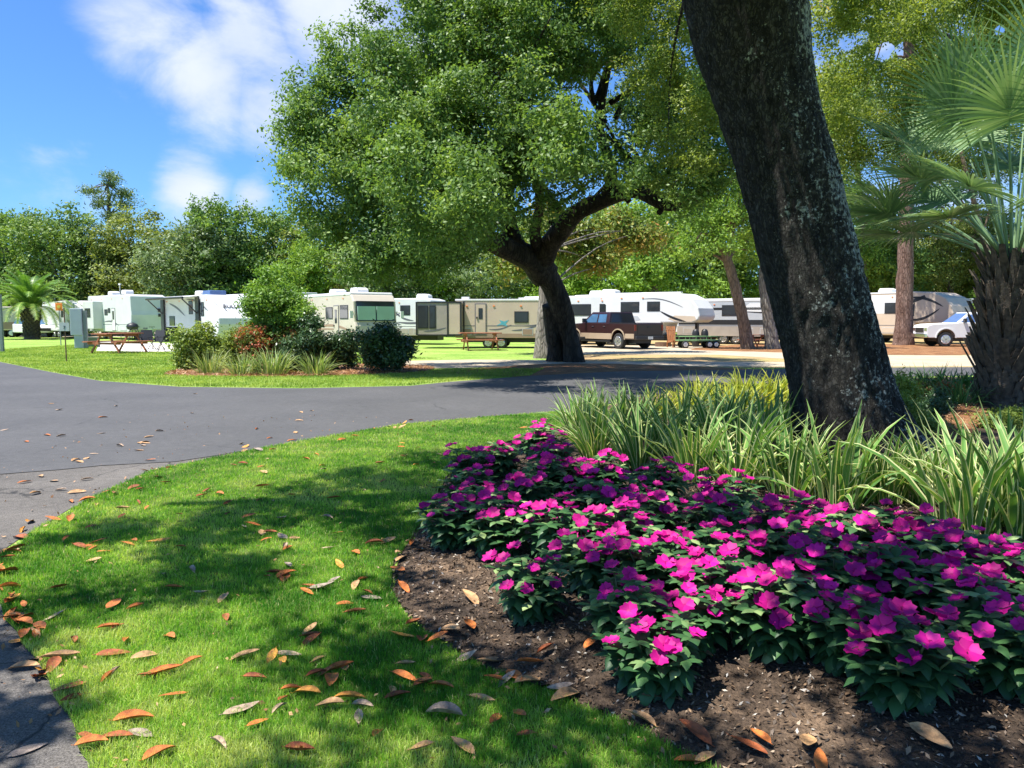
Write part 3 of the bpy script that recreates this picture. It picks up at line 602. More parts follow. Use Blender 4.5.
# mid-distance airy trees at the right
for (nm, lab, bx, by, lob, leafm, sd, cut) in [
    ('airy_tree', 'airy light green tree between the near dark trunk and the pine trunk', 868, 338, [(840, 100, 40), (850, 250, 30), (880, 245, 26), (845, 200, 24), (870, 270, 20), (885, 280, 16), (830, 150, 40)], 'bgC', 51, [(885, 218, 12), (905, 222, 12), (868, 215, 6)]),
    ('airy_tree', 'light olive tree behind the fan palm trunk, right of the pine', 958, 337.5, [(935, 262, 22), (965, 250, 26), (990, 230, 30), (945, 225, 22), (950, 275, 14), (1010, 270, 26), (925, 180, 30), (980, 160, 40)], 'bgD', 52, [(952, 216, 9), (972, 240, 6)]),
    ('airy_tree', 'tall light green tree filling the upper right beyond the palm fronds', 1010, 338, [(900, 130, 45), (960, 120, 50), (1010, 140, 50), (870, 90, 45), (930, 60, 50), (1000, 60, 60), (830, 110, 40)], 'nearleaf', 53, [(848, 42, 8), (880, 50, 10), (905, 45, 9), (1000, 30, 4)]),
    ]:
    b0 = gp(bx, by); tp = pt(lob[0][0] * .5 + bx * .5, lob[0][1], b0.y)
    special_tree(nm, lab, b0, [([b0 - Vector((0, 0, .1)), b0.lerp(tp, .5), tp], [.3, .22, .1])], [blob(a, b_, b0.y + (i % 3 - 1) * 1.5, c) for i, (a, b_, c) in enumerate(lob)], 'warmbark', leafm, 48 * len(lob), 9, 13, .2, .9, sd, branches=16, cutsky=cut)
# far tall pine left
b0 = Vector(((108 - 512) / F * 84, 84, 0))
special_tree('pine_tree', 'tall thin pine with a flat open crown rising above the left treeline', b0,
    [([pt(108, 335, 84), pt(108, 260, 84), pt(109, 215, 84), pt(108, 185, 84)], [.35, .25, .2, .08])],
    [blob(90, 190, 84, 9, zs=.5), blob(110, 180, 84, 13, zs=.5), blob(126, 194, 84, 9, zs=.45), blob(100, 203, 84, 10, zs=.4), blob(125, 206, 84, 9, zs=.4), blob(116, 218, 84, 12, zs=.4), blob(135, 205, 84, 6, zs=.4), blob(108, 195, 84, 8, zs=.5)], 'pinebark', 'pineleaf', 70, 9, 11, .22, .5, 45, brr=.08)
# ---- the near leaning tree (trunk fills the right of the frame, crown overhead)
NT = gp(862, 474)
def near_tree():
    t = thing('leaning_oak', 'massive near tree with dark lichen-speckled trunk leaning left over the flower bed', 'tree', NT); Y0 = NT.y
    c = [(872, 490, 66), (862, 462, 58), (853, 430, 53), (844, 400, 49), (832, 350, 46.5), (820, 300, 45), (807, 250, 43.5), (794, 200, 42), (780, 150, 43), (767, 100, 45), (755, 50, 51), (746, 0, 58), (738, -50, 62), (728, -110, 62)]
    pts = [pt(a, b_, Y0) for a, b_, r_ in c]; rad = [r_ * Y0 / F for a, b_, r_ in c]
    Pp, Q = smooth_path(pts, rad, 14); seg = 120; vs = []; n = len(Pp)
    for i in range(n):
        d = (Pp[min(i + 1, n - 1)] - Pp[max(i - 1, 0)]).normalized(); u = Vector((0, 1, 0)); u = (u - d * u.dot(d)).normalized(); v = d.cross(u)
        for k in range(seg):
            an = 2 * math.pi * k / seg; dd = u * math.cos(an) + v * math.sin(an); p = Pp[i] + dd * Q[i]
            q = Vector((p.x * 1, p.y * 1, p.z * .35))
            h = .05 * mnoise.noise(p * 1.1) + .035 * mnoise.noise(q * 4) + .018 * (1 - abs(mnoise.noise(q * 11)) * 3) + .008 * mnoise.noise(p * 30)
            root = .10 * math.exp(-max(0, p.z) / .35) * (1 + .8 * math.sin(an * 5 + 1))
            vs.append(p + dd * (h * .8 + root) - NT)
    b = MB(); b.add(vs, [(i * seg + k, i * seg + (k + 1) % seg, (i + 1) * seg + (k + 1) % seg, (i + 1) * seg + k) for i in range(n - 1) for k in range(seg)])
    T = pts[-1]
    limbs = [([T + Vector((0, 0, -.5)), T + Vector((-1.2, -.6, 1.0)), T + Vector((-3.2, -1.6, 1.6)), T + Vector((-5.6, -2.2, 2.0)), T + Vector((-8, -2.6, 2.1))], [.42, .34, .26, .17, .06]),
             ([T + Vector((0, 0, -.5)), T + Vector((.3, .6, 1.4)), T + Vector((.2, 1.5, 3.2)), T + Vector((-.6, 2.5, 5))], [.45, .36, .25, .08]),
             ([T + Vector((0, 0, -.7)), pt(800, -90, 10), pt(850, -20, 13), pt(930, 30, 17), pt(1000, 45, 18.5), pt(1060, 40, 20)], [.3, .12, .07, .05, .035, .02]),
             ([T + Vector((0, .3, -.4)), pt(715, -90, 11), pt(690, -20, 13), pt(672, 60, 14.5), pt(668, 140, 15)], [.25, .08, .035, .02, .01]),
             ([T + Vector((-.1, -.2, -.3)), T + Vector((-.5, -2, 1.6)), T + Vector((-1.5, -4.5, 2.4)), T + Vector((-2, -7, 2.5))], [.36, .26, .17, .06]),
             ([T + Vector((.1, -.2, -.3)), T + Vector((1.5, -1.6, 1.4)), T + Vector((3.4, -3, 2.2)), T + Vector((5, -4, 2.6))], [.36, .26, .17, .06])]
    for (pp, rr) in limbs: b.tube([p - NT for p in pp], rr, 12, 5, .15, 2, 3)
    b.build('trunk', M['nearbark'], t, smooth=True)
    # crown: clumps overhead; where they stand decides the dapple on lawn and bed
    r = np.random.default_rng(77); sx, sy = SUNV.x / SUNV.z, SUNV.y / SUNV.z
    G = []
    xs, ys = np.meshgrid(np.arange(-4.5, 7.5, .30), np.arange(1.5, 12.5, .30)); X = xs.ravel() + r.uniform(-.12, .12, xs.size); Y = ys.ravel() + r.uniform(-.12, .12, xs.size)
    # shade limit on the lawn: beyond this line the turf is sunlit
    edge = np.interp(X, [-4, -3.5, -2.6, -1.9, -.5, .4, 1.5, 7.5], [4.5, 5.2, 6.3, 7.7, 9.3, 9.6, 10.6, 12.0])
    nz = .55 * vnoise(X, Y, 1.3, 12, 2) + .45 * vnoise(X, Y, 3.3, 15, 2)
    thr = np.where(X < .25, np.where(Y > 5.6, .455, .48), .50); thr = np.where((X < -1.0) & (Y < 4.3), .40, thr)
    k = (Y < edge - .1) & (nz > thr) & (r.random(len(X)) > .12)
    # sunny gaps seen in the photograph
    for (px, py, rr) in [(330, 560, .32), (150, 640, .42), (240, 640, .25), (395, 610, .3), (330, 600, .25), (200, 720, .22), (105, 560, .3), (300, 605, .2), (110, 745, .2), (440, 750, .14), (545, 610, .22), (700, 560, .2), (450, 570, .2), (660, 600, .22), (720, 700, .18), (430, 510, .16), (320, 530, .2), (900, 530, .2), (570, 500, .2)]:
        g = gp(px, py); k &= np.hypot(X - g.x, Y - g.y) > rr + .12
    X, Y = X[k], Y[k]
    h = np.maximum(4.4, 2.3 + Y * .42) + r.uniform(0, 1.1, len(X))
    C0 = np.stack((X + sx * h, Y + sy * h, h), 1)
    n = len(C0); m_ = 190
    ci = np.repeat(np.arange(n), m_); d = r.normal(size=(len(ci), 3)) * np.array([.15, .15, .12]) 
    C = C0[ci] + d * r.uniform(.7, 1.25, n)[ci][:, None]; ti = np.clip(.5 * r.random(n)[ci] + .5 * r.random(len(ci)), 0, 1); o_ = d / .2
    # visible hanging foliage
    lobes = [blob(*a) for a in [(640, 20, 15, 34), (690, 40, 14.5, 34), (655, 80, 15, 34), (700, 110, 14.5, 26), (672, 140, 15, 26), (705, 165, 14.5, 20), (620, -30, 15, 50), (690, -40, 14, 50), (660, 185, 15.5, 12),
                                (830, 20, 12, 30), (860, -20, 12, 50), (870, 40, 13, 26), (920, 5, 13, 36), (965, 0, 14, 36), (1010, -10, 14, 40), (840, 75, 13, 24), (838, 120, 13.5, 20), (1020, 60, 15, 26), (905, 80, 13.5, 18), (880, 75, 14, 30), (945, 60, 15, 34), (990, 40, 15, 34), (930, 95, 15, 24), (850, 110, 14, 22), (1010, 80, 16, 28), (850, 0, 14, 34), (900, 30, 15, 34), (980, -30, 14, 50), (890, 135, 15, 26), (912, 165, 15.5, 22), (905, 115, 15, 26), (862, 165, 15, 20), (850, 140, 15, 22), (930, 130, 15.5, 24), (1005, 30, 16, 26), (1030, 20, 16, 30), (845, 60, 15, 22), (830, 90, 15, 18)]]
    C2, o2, t2, cc2 = crown_pts(lobes, 760, 11, 14, .34, .14, 78, .3)
    for (px, py, rp) in [(848, 42, 7), (862, 38, 6), (885, 52, 8), (905, 50, 7), (1000, 30, 4)]:
        dd = C2 - np.array((0, 0, CH)); a = np.array(pxdir(px, py)); dist = dd @ a; kk = np.linalg.norm(dd - dist[:, None] * a, axis=1) > rp / F * dist
        C2, o2, t2 = C2[kk], o2[kk], t2[kk]
    V1 = leafquads(C, .11, seed=3, aspect=.45, out=o_); V2 = leafquads(C2, .065, seed=4, aspect=.42, out=o2)
    V_ = np.concatenate((V1, V2)) - np.array(NT); nn = len(C) + len(C2)
    link('crown', npmesh('near_crown', V_, np.full(nn, 4), np.arange(4 * nn), M['nearleaf'], np.concatenate((ti, t2))), t)
near_tree()
# ---- left date palm
def date_palm():
    base = gp(32, 339); t = thing('date_palm', 'stocky date palm with arching feather fronds on the far left lawn', 'palm', base)
    b = MB(); H = 2.35
    b.tube([(0, 0, -.1), (0, 0, .3), (.02, 0, 1.2), (0, 0, 1.9), (0, 0, H)], [.66, .5, .5, .62, .4], 18, 6, .1, 5)
    for k in range(120):
        z = .2 + 2.0 * k / 120; a = k * 2.399; r_ = .5 + .1 * (z > 1.4); p = Vector((math.cos(a) * r_, math.sin(a) * r_, z))
        b.plank(p - Vector((0, 0, .12)), p + Vector((math.cos(a) * .1, math.sin(a) * .1, .1)), (-math.sin(a), math.cos(a), 0), .16, .06)
    b.build('trunk', M['boots'], t)
    f = MB(); r = random.Random(3)
    for k in range(64):
        a = k * 2.399; e = R(88 - 76 * (k / 64) ** .9 + r.uniform(-6, 6)); Ls = r.uniform(3.7, 4.5) * (.8 + .2 * math.cos(e)); p = Vector((math.cos(a) * .15, math.sin(a) * .15, H)); n = 12; hd = Vector((math.cos(a), math.sin(a), 0)); sd = Vector((-math.sin(a), math.cos(a), 0)); tn = (k / 64) * .6
        pv = p
        for i in range(n):
            d = hd * math.cos(e) + Vector((0, 0, math.sin(e))); q = pv + d * Ls / n; up = sd.cross(d) * -1
            if i == 0: pass
            wv = .03 * (1 - i / n) + .01; f.add([pv - sd * wv, pv + sd * wv, q + sd * wv, q - sd * wv], [(0, 1, 2, 3)], t=.8)
            ll = .6 * math.sin(math.pi * min(1, (i + 1.2) / (n + 1))) ** .6
            for j in range(4):
                o = pv.lerp(q, j / 4)
                for s in (-1, 1):
                    v = (sd * s * .8 + d * .55 + Vector((0, 0, .25 - .35 * (i / n)))).normalized(); tip = o + v * ll * r.uniform(.85, 1.1) + Vector((0, 0, -.08)); w_ = d * .042
                    f.add([o - w_, o + w_, tip], [(0, 1, 2)], t=min(1, max(0, tn + r.uniform(-.15, .3))))
            pv = q; e -= R(4.5 + 5 * math.cos(e)) * (.5 + .8 * i / n)
    link('crown', f.mesh('palm_crown', M['palmfrond']), t)
date_palm()
# ---- right fan palm
def fan_palm():
    base = gp(1004, 412); t = thing('fan_palm', 'stout fan palm with old leaf boots on its trunk at the right edge', 'palm', base); Y0 = base.y
    b = MB(); H = 2.7; W0 = .42
    b.tube([(0, 0, -.1), (0, 0, .25), (0, 0, 1), (0, 0, 2), (0, 0, H)], [.47, .42, .42, .36, .2], 24, 6, .1, 5, t=.5)
    r = random.Random(8)
    n = 330
    for k in range(n):
        z = .05 + (H - .25) * k / n; a = k * 2.39996 + r.uniform(-.1, .1); r0 = .40 if z < 1.4 else .40 - .13 * (z - 1.4) / 1.3
        rough = 1 if z > .75 else .35
        ln = r.uniform(.16, .42) * rough; o = Vector((math.cos(a), math.sin(a), 0)); p = o * r0 + Vector((0, 0, z))
        e = r.uniform(.3, .95); q = p + o * ln * e + Vector((0, 0, ln)); tg = Vector((-math.sin(a), math.cos(a), 0)); q = q + tg * r.uniform(-.07, .07); w1, w2, th = r.uniform(.055, .085), r.uniform(.012, .05), r.uniform(.02, .035); pb = p - Vector((0, 0, .12))
        b.add([pb - tg * w1, pb + tg * w1, pb + tg * w1 + o * th, pb - tg * w1 + o * th, q - tg * w2, q + tg * w2, q + tg * w2 + o * th * .6, q - tg * w2 + o * th * .6], [(0, 1, 2, 3), (7, 6, 5, 4), (0, 4, 5, 1), (1, 5, 6, 2), (2, 6, 7, 3), (3, 7, 4, 0)])
    b.build('trunk', M['boots'], t)
    def frond(a, e, Lp, Lf, seed, droop=1.0, nseg=46):
        r = random.Random(seed); hd = Vector((math.cos(a), math.sin(a), 0)); sd = Vector((-math.sin(a), math.cos(a), 0)); p = Vector((math.cos(a) * .12, math.sin(a) * .12, H - .25)); f = MB(); pts = [p.copy()]
        for i in range(8):
            d = hd * math.cos(e) + Vector((0, 0, math.sin(e))); p = p + d * Lp / 8; pts.append(p.copy()); e -= R(3.2) * droop * math.cos(e)
        rd = [.028 - .014 * i / 8 for i in range(9)]; f.tube(pts, rd, 5, 1, t=.6)
        roll = r.uniform(-.5, .5); d = hd * math.cos(e) + Vector((0, 0, math.sin(e))); S_ = (sd * math.cos(roll) + d.cross(sd) * math.sin(roll)).normalized(); U = S_.cross(d).normalized() * -1
        if U.z < 0: U = -U
        tb = r.uniform(-.12, .3)
        for j in range(nseg):
            be = (j / (nseg - 1) - .5) * 2; ang = be * R(112); cosg = (1 - abs(be)); o = p + (d * .30 * cosg - U * .10 * cosg ** 1.5 * 1) 
            v = (d * math.cos(ang) + S_ * math.sin(ang) + U * (.22 * abs(be))).normalized(); ln = Lf * (.62 + .38 * (1 - abs(be) ** 2)) * r.uniform(.9, 1.05)
            sidev = v.cross(U).normalized(); tw = r.uniform(-.5, .5); sidev = (sidev * math.cos(tw) + U * math.sin(tw)).normalized()
            m = 5; pv = o; prev = None; vs = []
            for i in range(m + 1):
                wd = .019 * [.7, 1.15, 1.1, .8, .45, .06][i]; vs += [pv - sidev * wd, pv + sidev * wd]
                g = .04 + .13 * (i / m) ** 1.5 * droop * r.uniform(.6, 1.4) + .03; v = (v + Vector((0, 0, -g))).normalized(); pv = pv + v * ln / m
            f.add(vs, [(2 * i, 2 * i + 1, 2 * i + 3, 2 * i + 2) for i in range(m)], t=min(1, max(0, .45 + tb + r.uniform(-.25, .25))))
        f.build('frond', M['sabal'], t)
    k = 0
    spec = []
    for i in range(9): spec.append((i * 2 * math.pi / 9 + .3, 84 - (i % 3) * 6, 3.0 - (i % 3) * .3))
    for i in range(11): spec.append((i * 2 * math.pi / 11, 68 - (i % 3) * 5, 2.5))
    for i in range(12): spec.append((i * 2 * math.pi / 12 + .25, 50 - (i % 3) * 6, 1.95))
    for i in range(7): spec.append((i * 2 * math.pi / 7 + .1, 34, 1.6))
    for (a, e, lp) in spec:
        frond(a + random.uniform(-.1, .1), R(e), lp * random.uniform(.9, 1.1), random.uniform(1.05, 1.3), 100 + k); k += 1
fan_palm()
exec_vehicles = True
# ================================================================= VEHICLES
def heading(pos, phi):
    c = Vector((-pos[0], -pos[1])).normalized(); r_ = Vector((-c.y, c.x)); h = c * math.cos(R(phi)) + r_ * math.sin(R(phi)); return math.atan2(h.y, h.x)
def wheel(t, x, y, r_, wd=.24, rimc='rim', spokes=6, s=-1):
    b = MB(); b.lathe_y([(-wd / 2, r_ * .62), (-wd / 2, r_ * .92), (-wd / 2 + .03, r_), (wd / 2 - .03, r_), (wd / 2, r_ * .92), (wd / 2, r_ * .62)], (0, 0, 0), 22)
    o = b.build('wheel', M['tyre'], t, smooth=False); o.location = (x, y, r_)
    g = MB(); yy = s * wd / 2
    g.lathe_y([(yy - .02 if s > 0 else yy + .02, r_ * .63), (yy, r_ * .63), (yy + s * .008, r_ * .55), (yy + s * .002, r_ * .52)][::(1 if s > 0 else -1)], (0, 0, 0), 20)
    for k in range(spokes):
        a = 2 * math.pi * k / spokes; g.plank((0, yy + s * .02, 0), (math.cos(a) * r_ * .58, yy + s * .02, math.sin(a) * r_ * .58), (-math.sin(a), 0, math.cos(a)), r_ * .17, .02)
    g.lathe_y([(yy + s * .0, r_ * .14), (yy + s * .03, r_ * .12)][::(1 if s > 0 else -1)], (0, 0, 0), 10)
    g.build('rim', M[rimc], o)
def window(t, s, y, x0, x1, z0, z1, fr='black', gl='glass', name='window'):
    fw = .05; o = MB().box(x0, x1, min(y - s * .01, y + s * .02), max(y - s * .01, y + s * .02), z0, z1).build(name, M[fr], t)
    MB().box(x0 + fw, x1 - fw, min(y, y + s * .028), max(y, y + s * .028), z0 + fw, z1 - fw).build('pane', M[gl], o); return o
def decal(t, s, y, poly, mat, name='stripe', d=.006):
    return MB().prism(poly, y - s * .01, y + s * d).build(name, M[mat], t)
def swoosh(x0, z0, x1, z1, th, sag, n=12, taper=True):
    up, dn = [], []
    for i in range(n + 1):
        u = i / n; x = x0 + (x1 - x0) * u; z = z0 + (z1 - z0) * u + sag * math.sin(math.pi * u); h_ = th * (math.sin(math.pi * u) ** .5 if taper else 1) * .5 + .004
        up.append((x, z + h_)); dn.append((x, z - h_))
    return up + dn[::-1]
def ac(t, x, z, mat='white'):
    b = MB(); b.prism([(x - .5, z - .02), (x + .5, z - .02), (x + .46, z + .24), (x + .2, z + .33), (x - .4, z + .33), (x - .48, z + .2)], -.35, .35); b.build('air_conditioner', M[mat], t, bevel=.04)
def door(t, s, y, x0, z0, wd=.7, h=1.9, mat='offwhite', fr='stripe'):
    o = MB().box(x0, x0 + wd, min(y - s * .01, y + s * .025), max(y - s * .01, y + s * .025), z0, z0 + h).build('door', M[fr], t)
    MB().box(x0 + .05, x0 + wd - .05, min(y, y + s * .035), max(y, y + s * .035), z0 + .05, z0 + h - .05).build('panel', M[mat], o)
    MB().box(x0 + .2, x0 + wd - .2, min(y, y + s * .045), max(y, y + s * .045), z0 + h * .5, z0 + h - .25).build('window', M['glass'], o)
    MB().box(x0 + .08, x0 + .15, min(y, y + s * .08), max(y, y + s * .08), z0 + .85, z0 + .95).build('handle', M['black'], o)
def text(t, body, size, loc, rot, mat, name='lettering', ext=.004, ital=0):
    c = bpy.data.curves.new(name, 'FONT'); c.body = body; c.size = size; c.extrude = ext; c.align_x = 'CENTER'; c.align_y = 'CENTER'; c.shear = ital
    tmp = bpy.data.objects.new('tmp', c); me = bpy.data.meshes.new_from_object(tmp); bpy.data.objects.remove(tmp); me.materials.clear(); me.materials.append(M[mat])
    o = link(name, me, t); o.location = loc; o.rotation_euler = rot; return o
def rv(name, label, cat, px, py, phi, prof, wd, body, ref=0, low=None, lowz=1.2, wheels=(), s=None, wr=.36, skirt=True, group=None, sc=1.0, zsc=1.0):
    """prof: (x,z) outline; ref: local x that stands at the pixel"""
    p = gp(px, py); yaw = heading(p, phi); s = s or (-1 if phi > 0 else 1)
    h = Vector((math.cos(yaw), math.sin(yaw), 0)); loc = p - h * ref * sc
    t = thing(name, label, cat, loc, yaw, group); t.scale = (sc, sc, sc * zsc)
    MB().prism(prof, -wd / 2, wd / 2).build('body', M[body], t, bevel=.07)
    if low:
        xs = [a for a, b_ in prof if b_ < 1.4]; z0 = min(b_ for a, b_ in prof)
        MB().box(min(xs) + .004, max(xs) - .004, -wd / 2 - .008, wd / 2 + .008, z0 + .01, lowz).build('lower_panel', M[low], t)
    z0 = min(b_ for a, b_ in prof); zt = max(b_ for a, b_ in prof); xb = max(a for a, b_ in prof if b_ < 1.2) - .25; y_ = s * wd / 2
    MB().box(.12, xb, min(y_ - s * .01, y_ + s * .004), max(y_ - s * .01, y_ + s * .004), z0 + .62, z0 + .66).build('belt_trim', M['stripe'], t)
    for (a_, b2_) in ((.06, .15), (.62, .72), (.78, .93)):
        hb = MB().box(xb * a_, xb * b2_, min(y_ - s * .01, y_ + s * .014), max(y_ - s * .01, y_ + s * .014), z0 + .14, z0 + .5).build('storage_hatch', M['silver'], t)
        MB().box(xb * a_ + .03, xb * b2_ - .03, min(y_, y_ + s * .019), max(y_, y_ + s * .019), z0 + .17, z0 + .47).build('panel', M[low or body], hb)
    for k in range(4): MB().box(xb * (.1 + .25 * k), xb * (.1 + .25 * k) + .1, min(y_ - s * .01, y_ + s * .03), max(y_ - s * .01, y_ + s * .03), zt - .34, zt - .29).build('marker_light', M['orange'], t)
    for x in wheels:
        for q in (-1, 1): wheel(t, x, q * (wd / 2 - .16), wr, .22, 'rim', 5, q)
    if wheels:
        MB().box(min(a for a, b_ in prof) + .3, max(a for a, b_ in prof if b_ < 1.4) - .2, -.5, .5, .3, min(b_ for a, b_ in prof) + .02).build('chassis', M['black'], t)
    return t, s
def tt_prof(L_, h=3.0, z0=.6, slope=.7):   # travel trailer, front at +x with raked cap
    return [(0, z0), (0, h - .1), (.12, h), (L_ - slope - .5, h), (L_ - slope, h - .12), (L_ - .05, h - 1.35), (L_, h - 1.7), (L_ - .12, z0 + .25), (L_ - .35, z0)]
def fw_prof(L_, h=3.6, z0=.65, under=1.75):  # fifth wheel
    return [(0, z0), (0, h - .12), (.12, h), (L_ - 2.4, h + .08), (L_ - 1.2, h - .02), (L_ - .5, h - .35), (L_ - .12, h - .85), (L_, h - 1.3), (L_ - .1, under + .15), (L_ - .4, under), (L_ - 2.3, under - .02), (L_ - 2.45, z0 + .1), (L_ - 2.6, z0)]
G_RV = 'campers parked in a row across the campground'
# A white fifth wheel
t, s = rv('travel_trailer', 'big boxy white camper with roof air conditioner and bicycles standing before it, far left', 'camper', 138, 339.5, 22, tt_prof(9.45, 3.8, .65, .12), 2.9, 'offwhite', 7.0, None, wheels=(3.4, 4.4), group=G_RV, sc=.88)
y = s * 1.45
MB().box(1.0, 3.4, y - s * .1, y + s * .8, .9, 3.3).build('slide_out', M['offwhite'], t, bevel=.03)
window(t, s, y + s * .8, 1.5, 2.8, 1.9, 2.7); door(t, s, y, 5.4, .75, .75, 1.95, 'white')
window(t, s, y, 3.8, 4.5, 2.1, 2.6); window(t, s, y, 4.6, 5.1, 2.3, 2.7); ac(t, 5.2, 3.95); ac(t, 2.2, 3.9)
decal(t, s, y, swoosh(3.6, 1.5, 6.9, 1.2, .12, .2), 'stripe')
# front-face details (end wall looks to the camera)
b = MB(); b.box(9.3, 9.48, .75, 1.15, 2.35, 2.65); b.box(9.3, 9.48, .75, 1.15, 1.95, 2.2); b.build('vent_panel', M['black'], t)
b = MB(); b.bar((1.5, .8, 3.9), (1.5, .8, 4.9), .03); b.box(1.3, 1.7, .75, .85, 4.85, 5.0); b.build('antenna', M['offwhite'], t)
# A2 white nose left of it
t, s = rv('fifth_wheel_camper', 'narrow sliver of a white camper showing just behind the grey utility pedestal', 'camper', 84, 338, 20, fw_prof(9, 3.5), 2.5, 'white', 7, None, wheels=(3, 4), group=G_RV, sc=.85)
window(t, s, s * 1.25, 5, 5.6, 2, 2.8)
# Bullet trailer
t, s = rv('travel_trailer', 'travel trailer with big raked white front cap, lettering and black awning posts', 'camper', 238, 349, 24, tt_prof(8.6, 3.12, .65, 1.3), 2.5, 'white', 8.2, None, wheels=(3.6, 4.5), group=G_RV, sc=.9)
y = s * 1.25
MB().box(.02, 6.8, y - s * .01, y + s * .012, .68, 3.0).build('side_panel', M['offwhite'], t)
door(t, s, y + s * .012, 5.4, .75, .7, 1.9, 'offwhite', 'black'); window(t, s, y + s * .012, 6.25, 6.65, 1.9, 2.7); window(t, s, y + s * .012, 1.2, 2.1, 1.3, 1.9); window(t, s, y + s * .012, 4.4, 5.0, 2.0, 2.8)
decal(t, s, y + s * .012, swoosh(1.2, 2.7, 3.8, 1.9, .14, .1), 'stripe'); decal(t, s, y + s * .012, swoosh(4, 2.9, 7.2, 2.2, .12, .2), 'stripe')
o = MB().plank((.3, y, 3.05), (5.8, y, 3.05), (0, s, -.12), .2, .03); 
b = MB(); b.add([(.2, y, 3.06), (6, y, 3.06), (6, y + s * 1.0, 2.94), (.2, y + s * 1.0, 2.94), (.2, y, 3.09), (6, y, 3.09), (6, y + s * 1.0, 2.97), (.2, y + s * 1.0, 2.97)], [(0, 1, 2, 3), (7, 6, 5, 4), (0, 4, 5, 1), (1, 5, 6, 2), (2, 6, 7, 3), (3, 7, 4, 0)]); aw = b.build('awning', M['white'], t)
MB().bar((.1, y + s * 1.0, 2.95), (6.1, y + s * 1.0, 2.95), .07).build('roller', M['black'], aw)
for x in (.3, 5.9):
    b = MB(); b.bar((x, y + s * 1.0, 2.92), (x, y + s * .08, 2.0), .04); b.plank((x, y + s * .1, .8), (x, y + s * .1, 3.0), (1, 0, 0), .5, .08); b.build('awning_arm', M['black'], aw)
ac(t, 3.5, 3.12); MB().box(4.6, 5.7, -.5, .5, 3.12, 3.42).build('roof_box', M['bluebox'], t, bevel=.05)
# cap graphics: raked face from (7.3,3.0) to (8.55,1.77)
def capquad(t, pts, off, mat, x0, z0, x1, z1, name='stripe'):
    """pts (y, u) on the raked plane, u 0..1 from the bottom; thin slab"""
    n_ = Vector((z1 - z0, 0, -(x1 - x0))).normalized(); n_ = n_ if n_.x > 0 else -n_
    vs = [];
    for o_ in (-.01, off):
        for (yy, u) in pts: vs.append(Vector((x0 + (x1 - x0) * u, yy, z0 + (z1 - z0) * u)) + n_ * o_)
    n = len(pts); b = MB(); b.add(vs, [tuple(range(n)), tuple(range(2 * n - 1, n - 1, -1))] + [((i + 1) % n, i, i + n, (i + 1) % n + n) for i in range(n)]); return b.build(name, M[mat], t)
cx0, cz0, cx1, cz1 = 8.55, 1.77, 7.3, 3.0
for sg in (-1, 1):
    capquad(t, [(sg * 1.22, .95), (sg * .95, .55), (sg * .8, .38), (sg * 1.0, .62)], .01, 'stripe', cx0, cz0, cx1, cz1)
    capquad(t, [(sg * .7, .55), (sg * .5, .3), (sg * .62, .34)], .01, 'stripe', cx0, cz0, cx1, cz1)
    decal_b = MB(); decal_b.box(8.44, 8.56, min(sg * .15, sg * .55), max(sg * .15, sg * .55), 1.30, 1.38); decal_b.build('stripe', M['stripe'], t)
ang = math.atan2(cz1 - cz0, cx0 - cx1)
text(t, 'BULLET', .36, (7.90, -.1, 2.46), (ang, 0, math.pi / 2), 'stripe', ital=.2, ext=.015)
# C camper behind the shrubs
t, s = rv('motorhome', 'long white roofed camper with a dark awning opening, mostly hidden behind the lime shrub', 'camper', 300, 345, 30, tt_prof(9, 3.6, .6, .2), 2.5, 'cream', 8.6, None, wheels=(3, 4), group=G_RV, sc=.85)
y = s * 1.25; MB().box(3.0, 8.4, y - s * .01, y + s * .03, 1.5, 2.6).build('window', M['glass'], t); ac(t, 4, 3.6); ac(t, 6.8, 3.6)
MB().box(-.05, 8.9, -1.3, 1.3, 3.56, 3.68).build('roof', M['white'], t, bevel=.03)
b = MB(); b.box(8.99, 9.05, -1.0, 1.0, 1.5, 2.5); b.build('windshield', M['glass'], t)
# D class A motorhome
t, s = rv('motorhome', 'cream class A motorhome with a green sunshade behind its wide windshield', 'motorhome', 376, 352, 26,
    [(0, .55), (0, 3.25), (.15, 3.4), (8.2, 3.4), (8.7, 3.25), (8.95, 2.9), (9.05, 1.75), (9.15, 1.5), (9.2, .9), (9.1, .5), (8.8, .42)], 2.55, 'cream', 9.0, None, wheels=(2.4, 7.5), wr=.46, group=G_RV, sc=.86, zsc=.95)
y = s * 1.275
MB().box(.1, 8.6, -1.29, 1.29, 3.2, 3.43).build('roof', M['white'], t, bevel=.08); ac(t, 4.0, 3.42); ac(t, 7.0, 3.42)
b = MB(); b.add([(8.95, -1.12, 2.92), (8.95, 1.12, 2.92), (9.065, 1.15, 1.78), (9.065, -1.15, 1.78), (9.0, -1.12, 2.92), (9.0, 1.12, 2.92), (9.10, 1.15, 1.78), (9.10, -1.15, 1.78)], [(0, 1, 2, 3), (7, 6, 5, 4), (0, 4, 5, 1), (1, 5, 6, 2), (2, 6, 7, 3), (3, 7, 4, 0)]); ws = b.build('windshield', M['glass'], t)
for (a, c) in ((-1.08, -.04), (.04, 1.08)):
    b = MB(); b.box(9.045, 9.115, a, c, 1.84, 2.62); b.build('sunshade', M['sunshade'], ws)
for x0, x1, z0, z1 in ((7.2, 8.3, 1.9, 2.7), (5.2, 6.2, 1.9, 2.6), (2.4, 3.6, 1.9, 2.6), (.8, 1.6, 1.9, 2.6)): window(t, s, y, x0, x1, z0, z1)
door(t, s, y, 6.35, .6, .7, 2.1, 'cream')
decal(t, s, y, swoosh(4, 1.4, 9, 1.1, .14, .25), 'tandark'); decal(t, s, y, swoosh(1, 1.0, 7, 1.3, .1, .1), 'tandark')
